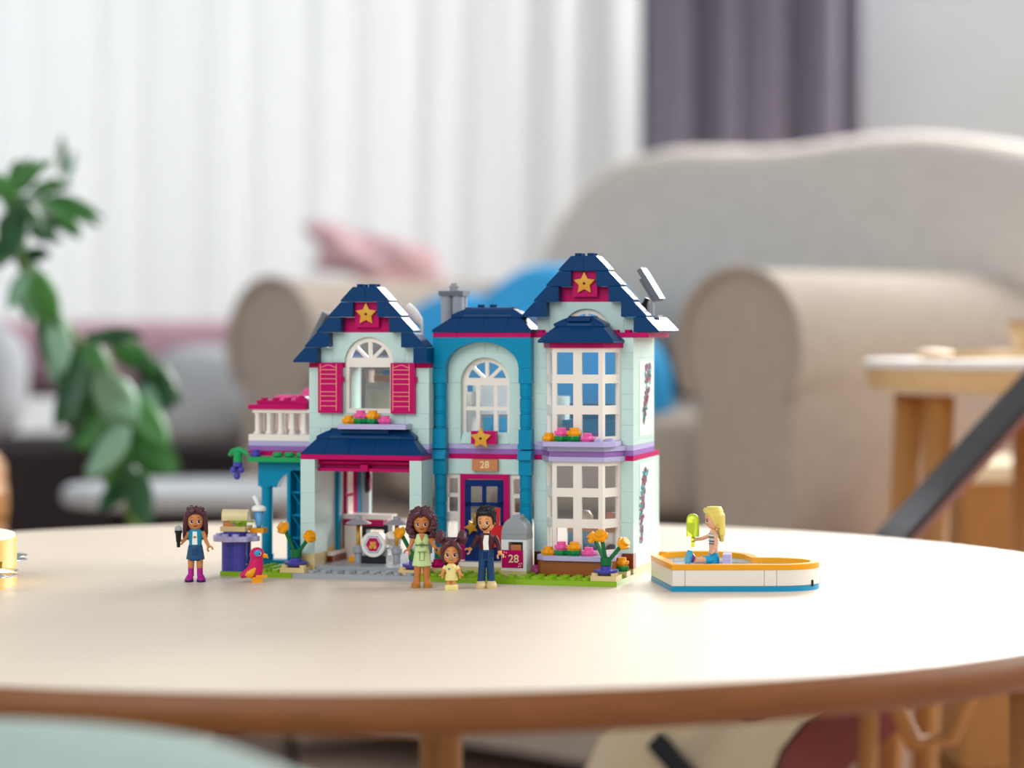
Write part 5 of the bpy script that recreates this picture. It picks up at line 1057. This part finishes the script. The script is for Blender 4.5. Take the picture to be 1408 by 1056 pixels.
rot = Matrix.Rotation(-PI / 2 + .22, 4, 'Z'); hp_ = rot @ Vector((-.0042, -.0118, .0))
k = thing('ice_lolly', 'clear yellow lime toy ice lolly held up by the blonde girl', 'ice lolly', (BX + hp_.x, BY + hp_.y, TZ + BZ + .0096), -.3)
bm = bmesh.new(); add_tube(bm, [(0, 0, 0), (0, 0, .0066)], .0012, 12); link('lolly_stick', finish(bm, 'lolly_stick', 'clearlime', True), k)
bm = bmesh.new(); add_loft(bm, [(0, 0, .0064, .0036, .0022), (0, 0, .0068, .004, .0025), (0, 0, .0160, .004, .0025), (0, 0, .0184, .0035, .0022), (0, 0, .0198, .0022, .0014), (0, 0, .0203, .0008, .0005)], 22); link('lolly', autosmooth(finish(bm, 'lolly', 'limepop'), 50), k)
# ------------------------------------------------------------------ background furniture (all out of focus)
def capsule_mesh(name, m, rx, ry, rz, pw=2.6, n=32, v=20, seed=0, wob=.0):
    bm = bmesh.new(); rnd = random.Random(seed); ph = [rnd.uniform(0, 6) for _ in range(6)]
    res = bmesh.ops.create_uvsphere(bm, u_segments=n, v_segments=v, radius=1)
    for x in bm.verts:
        c = x.co; f = (abs(c.x) ** pw + abs(c.y) ** pw + abs(c.z) ** pw) ** (-1 / pw)
        k_ = 1 + wob * (math.sin(5 * c.x + ph[0]) * math.sin(4 * c.z + ph[1]) + .6 * math.sin(9 * c.x + ph[2]) * math.cos(7 * c.y + ph[3]))
        x.co = Vector((c.x * f * rx * k_, c.y * f * ry * k_, c.z * f * rz * k_))
    return finish(bm, name, m, True)
# armchair, turned so that its arms run back to the east
AX, AY, AR = 0.268, 2.85, math.radians(-44)
ac = thing('armchair', 'beige slipcovered armchair with rolled arms behind the toy house', 'armchair', (AX, AY, 0), AR)
# local: x along the chair front (towards -x is the west arm), y towards the back
def roll_arm(x0):
    bm = bmesh.new(); L = .78
    r = .093; cz = .583
    prof = [(x * r, cz + z * r) for x, z in arc(0, 0, 1, 1.0, math.radians(-38), math.radians(218), 26)]
    prof = prof + [(-.066, .03), (.066, .03)]
    add_prism(bm, [(x0 + p[0], p[1]) for p in prof], 'y', 0, L); bmesh.ops.recalc_face_normals(bm, faces=bm.faces[:]); bev(bm, .012, 3, 50)
    link('arm', autosmooth(finish(bm, 'arm', 'sofa'), 35), ac)
    bm = bmesh.new(); add_tube(bm, [(x0 + p[0] * .98, -.004, p[1]) for p in prof[:27]], .006, 8); link('arm_piping', finish(bm, 'arm_piping', 'sofa', True), ac)
roll_arm(0); roll_arm(-.84)
bm = bmesh.new(); add_box(bm, -.74, .03, .06, -.06, .76, .36); bev(bm, .03, 3); link('seat_base', autosmooth(finish(bm, 'seat_base', 'sofa')), ac)
o = link('seat_cushion', capsule_mesh('seat_cushion', 'sofa', .335, .35, .075, 5), ac, (-.40, .38, .43))
bm = bmesh.new(); add_box(bm, -.86, .72, .06, .06, .86, .74); bev(bm, .05, 4); link('backrest', autosmooth(finish(bm, 'backrest', 'sofa')), ac)
link('back_cushion', capsule_mesh('back_cushion', 'sofalit', .49, .15, .17, 3.3, 48, 30, 4, .04), ac, (-.40, .66, .70), (-.45, 0, 0))
def world_of(par, p): c, s = math.cos(par.rotation_euler.z), math.sin(par.rotation_euler.z); return Vector((par.location.x + p[0] * c - p[1] * s, par.location.y + p[0] * s + p[1] * c, p[2]))
def cushion(label, m, loc, r, rot, pw=2.8, seed=1):
    o = link('cushion', capsule_mesh('cushion', m, *r, pw, 32, 20, seed, .02), None, loc, rot); return tag(o, label, 'cushion')
cushion('large round bright blue cushion leaning in the armchair seat', 'bluecushion', (.058, 3.27, .572), (.125, .07, .122), (-.2, 0, -.2), 2.2)
cushion('small bright blue cushion beside the far arm of the armchair', 'bluecushion', (-.075, 3.45, .575), (.092, .05, .082), (-.2, .1, -.3), 2.2)
cushion('narrow blue cushion squeezed behind the near arm of the armchair', 'bluecushion', (.160, 3.12, .515), (.045, .04, .078), (0, 0, -.5), 2.4)
o = link('blanket', capsule_mesh('blanket', 'pinkcloth', .125, .07, .045, 2.2, 40, 26, 9, .3), None, (-.235, 4.3, .722), (0, .3, .1)); tag(o, 'crumpled pink blanket piled on the back of the pale sofa', 'blanket')
# pale sofa further back on the west side
ps = thing('pale_sofa', 'pale sofa standing before the sheer curtain, mostly hidden by the toy house', 'sofa', (-.16, 4.22, 0), 0)
bm = bmesh.new(); add_box(bm, -.12, -.02, .05, .34, .17, .672); bev(bm, .04, 3); link('sofa_back', autosmooth(finish(bm, 'sofa_back', 'softwhite')), ps)
# day bed with dusty pink bolster, cushions; shadow and dark floor put into its base colour
db_ = thing('day_bed', 'low day bed coloured dark for shadow, against the sheer curtain behind the house plant', 'day bed', (-.72, 3.95, 0), 0)
bm = bmesh.new(); add_box(bm, -.5, -.25, .0, .42, .4, .30); bev(bm, .03, 2); link('bed_base', autosmooth(finish(bm, 'bed_base', 'darkfabric')), db_)
bm = bmesh.new(); add_box(bm, -.5, -.25, .30, .42, .4, .42); bev(bm, .04, 3); link('mattress', autosmooth(finish(bm, 'mattress', 'darkfabric')), db_)
bm = bmesh.new(); add_tube(bm, [(-.27, 0, 0), (-.26, 0, 0), (.26, 0, 0), (.27, 0, 0)], [.03, .062, .062, .03], 24); o = link('bolster', autosmooth(finish(bm, 'bolster', 'dustypink'), 60), None, (-.60, 3.95, .557), (0, 0, .05)); tag(o, 'long dusty pink bolster cushion lying on the day bed', 'cushion')
cushion('pale grey patterned cushion propped under the pink bolster', 'greycushion', (-.47, 3.72, .505), (.085, .05, .075), (-.3, 0, .2), 2.8, 3)
cushion('blue grey round cushion at the end of the day bed', 'greycushion', (-.84, 3.74, .522), (.10, .06, .10), (-.2, 0, -.2), 2.5, 5)
cushion('small blush pink cushion behind the plant leaves', 'dustypink', (-.62, 3.70, .475), (.06, .04, .05), (-.2, 0, .1), 2.5, 6)
# low round pale table behind
pf = thing('low_round_table', 'low pale grey round table on thin dark legs behind the coffee table', 'table', (-.40, 3.1, 0), 0)
bm = bmesh.new(); add_lathe(bm, [(.165, .385), (.17, .39), (.17, .402), (.165, .407), (0, .407)], 56); link('table_top', autosmooth(finish(bm, 'table_top', 'greycushion')), pf)
for a in (40, 160, 280):
    c_, s_ = math.cos(math.radians(a)), math.sin(math.radians(a)); bm = bmesh.new(); add_tube(bm, [(c_ * .11, s_ * .11, .386), (c_ * .15, s_ * .15, 0)], .007, 10); link('leg', finish(bm, 'leg', 'darkfabric', True), pf)
# wooden post-like stool at far west
st_ = thing('wooden_block_stool', 'tan wooden block stool at the edge of the plant', 'stool', (-.622, 2.6, 0), .2)
bm = bmesh.new(); add_lathe(bm, [(.075, 0), (.08, .01), (.08, .46), (.07, .475), (0, .475)], 32); link('stool_body', autosmooth(finish(bm, 'stool_body', 'legwood')), st_)
bm = bmesh.new(); add_lathe(bm, [(.081, .40), (.0825, .41), (.0825, .43), (.081, .44)], 32); link('stool_band', finish(bm, 'stool_band', 'legwood', True), st_)
# sage pouf under the near table edge
o = thing('sage_pouf', 'soft sage green pouf in front of the table edge', 'pouf', (-.215, .80, 0), 0)
bm = bmesh.new(); add_lathe(bm, [(.12, 0), (.18, .03), (.205, .12), (.208, .30), (.200, .395), (.178, .438), (.135, .4565), (.07, .4645), (0, .4665)], 56); link('pouf_body', finish(bm, 'pouf_body', 'pouf', True), o)
bm = bmesh.new(); add_lathe(bm, [(.012, .4655), (.014, .469), (0, .471)], 16); link('pouf_button', finish(bm, 'pouf_button', 'pouf', True), o)
# side table with palette-like tray and bowl at the east
st_ = thing('side_table', 'white topped round side table on splayed tan wooden legs', 'side table', (.485, 2.28, 0), 0)
bm = bmesh.new(); add_lathe(bm, [(.150, .569), (.155, .570), (.155, .575), (.153, .577), (0, .577)], 56); link('table_top', autosmooth(finish(bm, 'table_top', 'softwhite')), st_)
bm = bmesh.new(); add_lathe(bm, [(.11, .548), (.148, .550), (.153, .569), (0, .569)], 56); link('top_edge', autosmooth(finish(bm, 'top_edge', 'palewood')), st_)
for a in (190, 215, 320, 80):
    c_, s_ = math.cos(math.radians(a)), math.sin(math.radians(a)); bm = bmesh.new(); add_tube(bm, [(c_ * .118, s_ * .118, .545), (c_ * .15, s_ * .15, 0)], [.014, .010], 14); link('leg', finish(bm, 'leg', 'legwood', True), st_)
o = thing('wooden_bowl', 'small tan wooden bowl on the white side table', 'bowl', (.50, 2.25, .577), 0)
bm = bmesh.new(); add_lathe(bm, [(.02, 0), (.036, .012), (.042, .034), (.039, .034), (.034, .016), (0, .006)], 32); link('bowl_body', finish(bm, 'bowl_body', 'palewood', True), o)
bm = bmesh.new(); add_lathe(bm, [(.0415, .0335), (.0425, .035), (.0415, .0365), (.0385, .0365), (.0385, .0335)], 32); link('bowl_rim', finish(bm, 'bowl_rim', 'legwood', True), o)
o = thing('wooden_spoon', 'flat tan wooden spoon lying on the white side table', 'spoon', (.435, 2.20, .579), .35)
bm = bmesh.new(); add_tube(bm, [(-.05, 0, .003), (.05, 0, .004)], .004, 10); link('spoon_handle', finish(bm, 'spoon_handle', 'palewood', True), o)
bm = bmesh.new(); add_ball(bm, (-.062, 0, .004), .018, None, 16, 10, (1.1, .8, .25)); link('spoon_head', finish(bm, 'spoon_head', 'palewood', True), o)
# crate
cr = thing('wooden_crate', 'tan wooden crate on the floor below the guitar neck', 'crate', (.60, 2.65, 0), .05)
cm = bmesh.new(); add_box(cm, -.11, 0, 0, .14, .01, .112); bev(cm, .003); cme = finish(cm, 'slat', 'legwood')
for z_ in (.0, .125, .25, .345): link('slat', cme, cr, (0, 0, z_)); link('slat', cme, cr, (0, .2, z_))
cm = bmesh.new(); add_box(cm, 0, .01, 0, .01, .2, .112); cme = finish(cm, 'slat', 'legwood')
for z_ in (.0, .125, .25, .345): link('slat', cme, cr, (-.11, 0, z_)); link('slat', cme, cr, (.13, 0, z_))
bm = bmesh.new(); add_box(bm, -.115, -.004, .44, .145, .214, .458); bev(bm, .003); link('crate_lid', finish(bm, 'crate_lid', 'guitartop'), cr)
# bent rattan stand
bm = bmesh.new(); add_tube(bm, [(.0, 0, .40), (.005, 0, .32), (.03, 0, .265), (.06, 0, .27), (.085, 0, .33), (.11, 0, .42)], .008, 12); add_tube(bm, [(.11, .02, .42), (.125, .02, .3), (.135, .02, 0)], .008, 12); add_tube(bm, [(0, 0, .40), (-.02, .02, 0)], .008, 12)
o = link('rattan_stand', finish(bm, 'rattan_stand', 'legwood', True), None, (.30, 2.0, 0)); tag(o, 'bent tan rattan stand on the floor beneath the table', 'stand')

# guitar leaning: body low behind the table, neck rising to the east
g = thing('acoustic_guitar', 'acoustic guitar with cream top and dark red sides, dark neck rising beside table', 'guitar', (.175, 2.08, .2595), 0)
ga = Matrix.Rotation(-math.radians(46), 4, 'Y')     # local z is the neck direction
g.rotation_euler = (Matrix.Rotation(math.radians(42.5), 4, 'Y') @ Matrix.Rotation(math.radians(-54), 4, 'Z')).to_euler(); g.scale = (.6, .6, .6)
def gout(f=1.0):
    pts = []
    R_ = [(-.235, .02), (-.225, .085), (-.19, .14), (-.13, .172), (-.06, .172), (.0, .14), (.05, .112), (.10, .108), (.15, .122), (.19, .128), (.225, .11), (.245, .06), (.25, .03)]
    return [(x * f, z) for z, x in R_] + [(-x * f, z) for z, x in reversed(R_)]
bm = bmesh.new(); add_prism(bm, gout(), 'y', .0, .13); link('body_side', autosmooth(finish(bm, 'body_side', 'guitarred'), 40), g)
bm = bmesh.new(); add_prism(bm, [(x * .985, z * .988) for x, z in gout()], 'y', -.004, .0); link('top_board', finish(bm, 'top_board', 'guitartop'), g)
bm = bmesh.new(); add_prism(bm, gout(1.006), 'y', -.0015, .0035); link('binding', finish(bm, 'binding', 'black'), g)
bm = bmesh.new(); add_cyl(bm, (0, 0, 0), .05, .05, .003, 40); xform(bm, Matrix.Rotation(PI / 2, 4, 'X')); link('sound_hole', finish(bm, 'sound_hole', 'neckdark'), g, (0, -.003, .09))
bm = bmesh.new(); add_box(bm, -.075, -.013, -.085, .075, -.004, -.055); bev(bm, .004, 2); link('bridge', finish(bm, 'bridge', 'black'), g)
bm = bmesh.new(); add_box(bm, -.026, -.012, .14, .026, -.004, .88); link('fretboard', finish(bm, 'fretboard', 'neckdark'), g)
bm = bmesh.new(); add_prism(bm, [(-.026, -.004), (.026, -.004), (.018, .016), (-.018, .016)], 'z', .25, .88); link('neck', finish(bm, 'neck', 'guitarred'), g)
bm = bmesh.new(); add_box(bm, -.036, -.008, .88, .036, .010, 1.04); bev(bm, .004, 2); link('headstock', finish(bm, 'headstock', 'guitarred'), g)
for i in range(6):
    bm = bmesh.new(); add_tube(bm, [((i - 2.5) * .008, -.0145, -.06), ((i - 2.5) * .0072, -.0135, .88)], .0006, 5); link('string', finish(bm, 'string', 'chrome', True), g)
    bm = bmesh.new(); add_cyl(bm, (0, 0, 0), .005, .005, .022, 12); xform(bm, Matrix.Rotation(PI / 2, 4, 'Y')); link('tuning_peg', finish(bm, 'tuning_peg', 'chrome', True), g, ((.034 if i < 3 else -.056), .0, .91 + (i % 3) * .045))

# ------------------------------------------------------------------ house plant
pt = thing('house_plant', 'tall leafy green house plant standing behind the table', 'plant', (-.40, 2.56, 0), 0)
bm = bmesh.new(); add_lathe(bm, [(.06, 0), (.065, .01), (.085, .2), (.09, .21), (.08, .21), (.075, .19), (0, .19)], 32); link('pot', autosmooth(finish(bm, 'pot', 'potclay')), pt)
def at(px, py, Y):
    Y += .42
    return Vector(((px - 704) * Y / 3350, Y, EYE - (py - 452) * Y / 3350)) - Vector((-.40, 2.56, 0))
def stem(pts, r0, r1):
    bm = bmesh.new(); n_ = len(pts); add_tube(bm, pts, [r0 + (r1 - r0) * i / (n_ - 1) for i in range(n_)], 10); link('stem', finish(bm, 'stem', 'stem', True), pt)
Y0 = 2.14
base = Vector((0, 0, .19))
stem([base, at(185, 735, Y0), at(172, 640, Y0), at(140, 540, Y0), at(110, 470, 2.12), at(75, 430, 2.1), at(30, 360, 2.1), at(20, 270, 2.1)], .007, .003)
stem([base + Vector((.01, 0, 0)), at(192, 700, 2.16), at(205, 620, 2.18), at(215, 540, 2.2), at(190, 480, 2.2)], .006, .003)
stem([at(110, 470, 2.12), at(150, 500, 2.1), at(170, 545, 2.08)], .004, .002)
def leaf(p, d, L, Wd, m, droop=.25, up=(0, -.4, 1)):
    p, d = Vector(p), Vector(d).normalized(); sd = d.cross(Vector(up)).normalized(); nn = sd.cross(d).normalized()
    bm = bmesh.new(); rows = []
    for i in range(8):
        t = i / 7; wdt = Wd * (math.sin(PI * min(t * .95 + .03, 1)) ** .75) * (1 - .25 * t); c_ = p + d * (L * t) - Vector((0, 0, 1)) * (droop * L * t * t)
        rows.append([bm.verts.new(c_ + sd * (wdt * s_) + nn * (-.18 * wdt * abs(s_))) for s_ in (-1, -.5, 0, .5, 1)])
    for i in range(7):
        for q in range(4): bm.faces.new((rows[i][q], rows[i][q + 1], rows[i + 1][q + 1], rows[i + 1][q]))
    o = link('leaf', finish(bm, 'leaf', m, True), pt); md = o.modifiers.new('thickness', 'SOLIDIFY'); md.thickness = .0006
LV = [  # (px, py, tip px, tip py, width px, depth, material)
    (20, 270, -30, 235, 22, 2.1, 'leaf'), (22, 265, 60, 228, 16, 2.08, 'leaf'), (25, 275, 85, 300, 24, 2.1, 'leafdark'), (30, 280, 60, 330, 24, 2.06, 'leafdark'), (20, 290, 5, 345, 26, 2.12, 'leafdark'),
    (60, 275, 108, 318, 13, 2.08, 'leaf'), (70, 268, 140, 300, 11, 2.1, 'leaf'), (40, 262, 100, 255, 13, 2.12, 'leaf'), (15, 320, -25, 380, 24, 2.1, 'leafdark'), (25, 330, 45, 385, 22, 2.1, 'leafdark'),
    (85, 240, 85, 180, 9, 2.3, 'leafpale'), (40, 370, 15, 420, 18, 2.1, 'leafpale'), (45, 380, 60, 440, 22, 2.08, 'leaf'), (60, 420, 62, 490, 18, 2.1, 'leafdark'), (75, 430, 85, 505, 24, 2.08, 'leafpale'),
    (128, 460, 200, 462, 14, 2.05, 'leafdark'), (110, 475, 95, 555, 30, 2.1, 'leafdark'), (130, 500, 105, 590, 32, 2.08, 'leafdark'), (140, 520, 185, 575, 34, 2.06, 'leafpale'), (150, 530, 120, 610, 28, 2.1, 'leaf'),
    (170, 545, 225, 610, 32, 2.08, 'leaf'), (190, 500, 232, 560, 30, 2.15, 'leafdark'), (200, 520, 205, 590, 30, 2.14, 'leafpale'), (175, 600, 120, 645, 30, 2.08, 'leafpale'), (180, 610, 235, 650, 30, 2.1, 'leaf'),
    (172, 620, 100, 600, 26, 2.1, 'leafdark'), (180, 640, 200, 720, 26, 2.06, 'leafdark'), (165, 590, 150, 660, 30, 2.05, 'leaf'), (150, 480, 215, 510, 22, 2.16, 'leaf'), (120, 470, 150, 520, 20, 2.04, 'leaf'),
    (35, 300, 5, 270, 20, 2.08, 'leaf'), (30, 350, 70, 350, 16, 2.12, 'leafdark'), (190, 560, 175, 640, 28, 2.12, 'leafdark'), (180, 655, 140, 700, 22, 2.1, 'leafdark'), (10, 260, 30, 215, 14, 2.15, 'leaf'), (160, 555, 105, 530, 26, 2.14, 'leafdark')]
rl = random.Random(3)
LV2 = [(a + rl.uniform(-14, 14), b + rl.uniform(-14, 14), c + rl.uniform(-26, 26), d + rl.uniform(-20, 20), e, f + rl.uniform(-.08, .1), g) for a, b, c, d, e, f, g in LV]
for x0, y0, x1, y1, wd, yy, m in LV + LV2:
    a, b = at(x0, y0, yy), at(x1, y1, yy + rl.uniform(-.05, .05)); v_ = b - a; leaf(a, v_ + Vector((0, 0, .15 * v_.length)), v_.length, wd / 3350 * (yy + .42) * .85, m, .15, (rl.uniform(-.4, .4), -1, rl.uniform(.1, .7)))
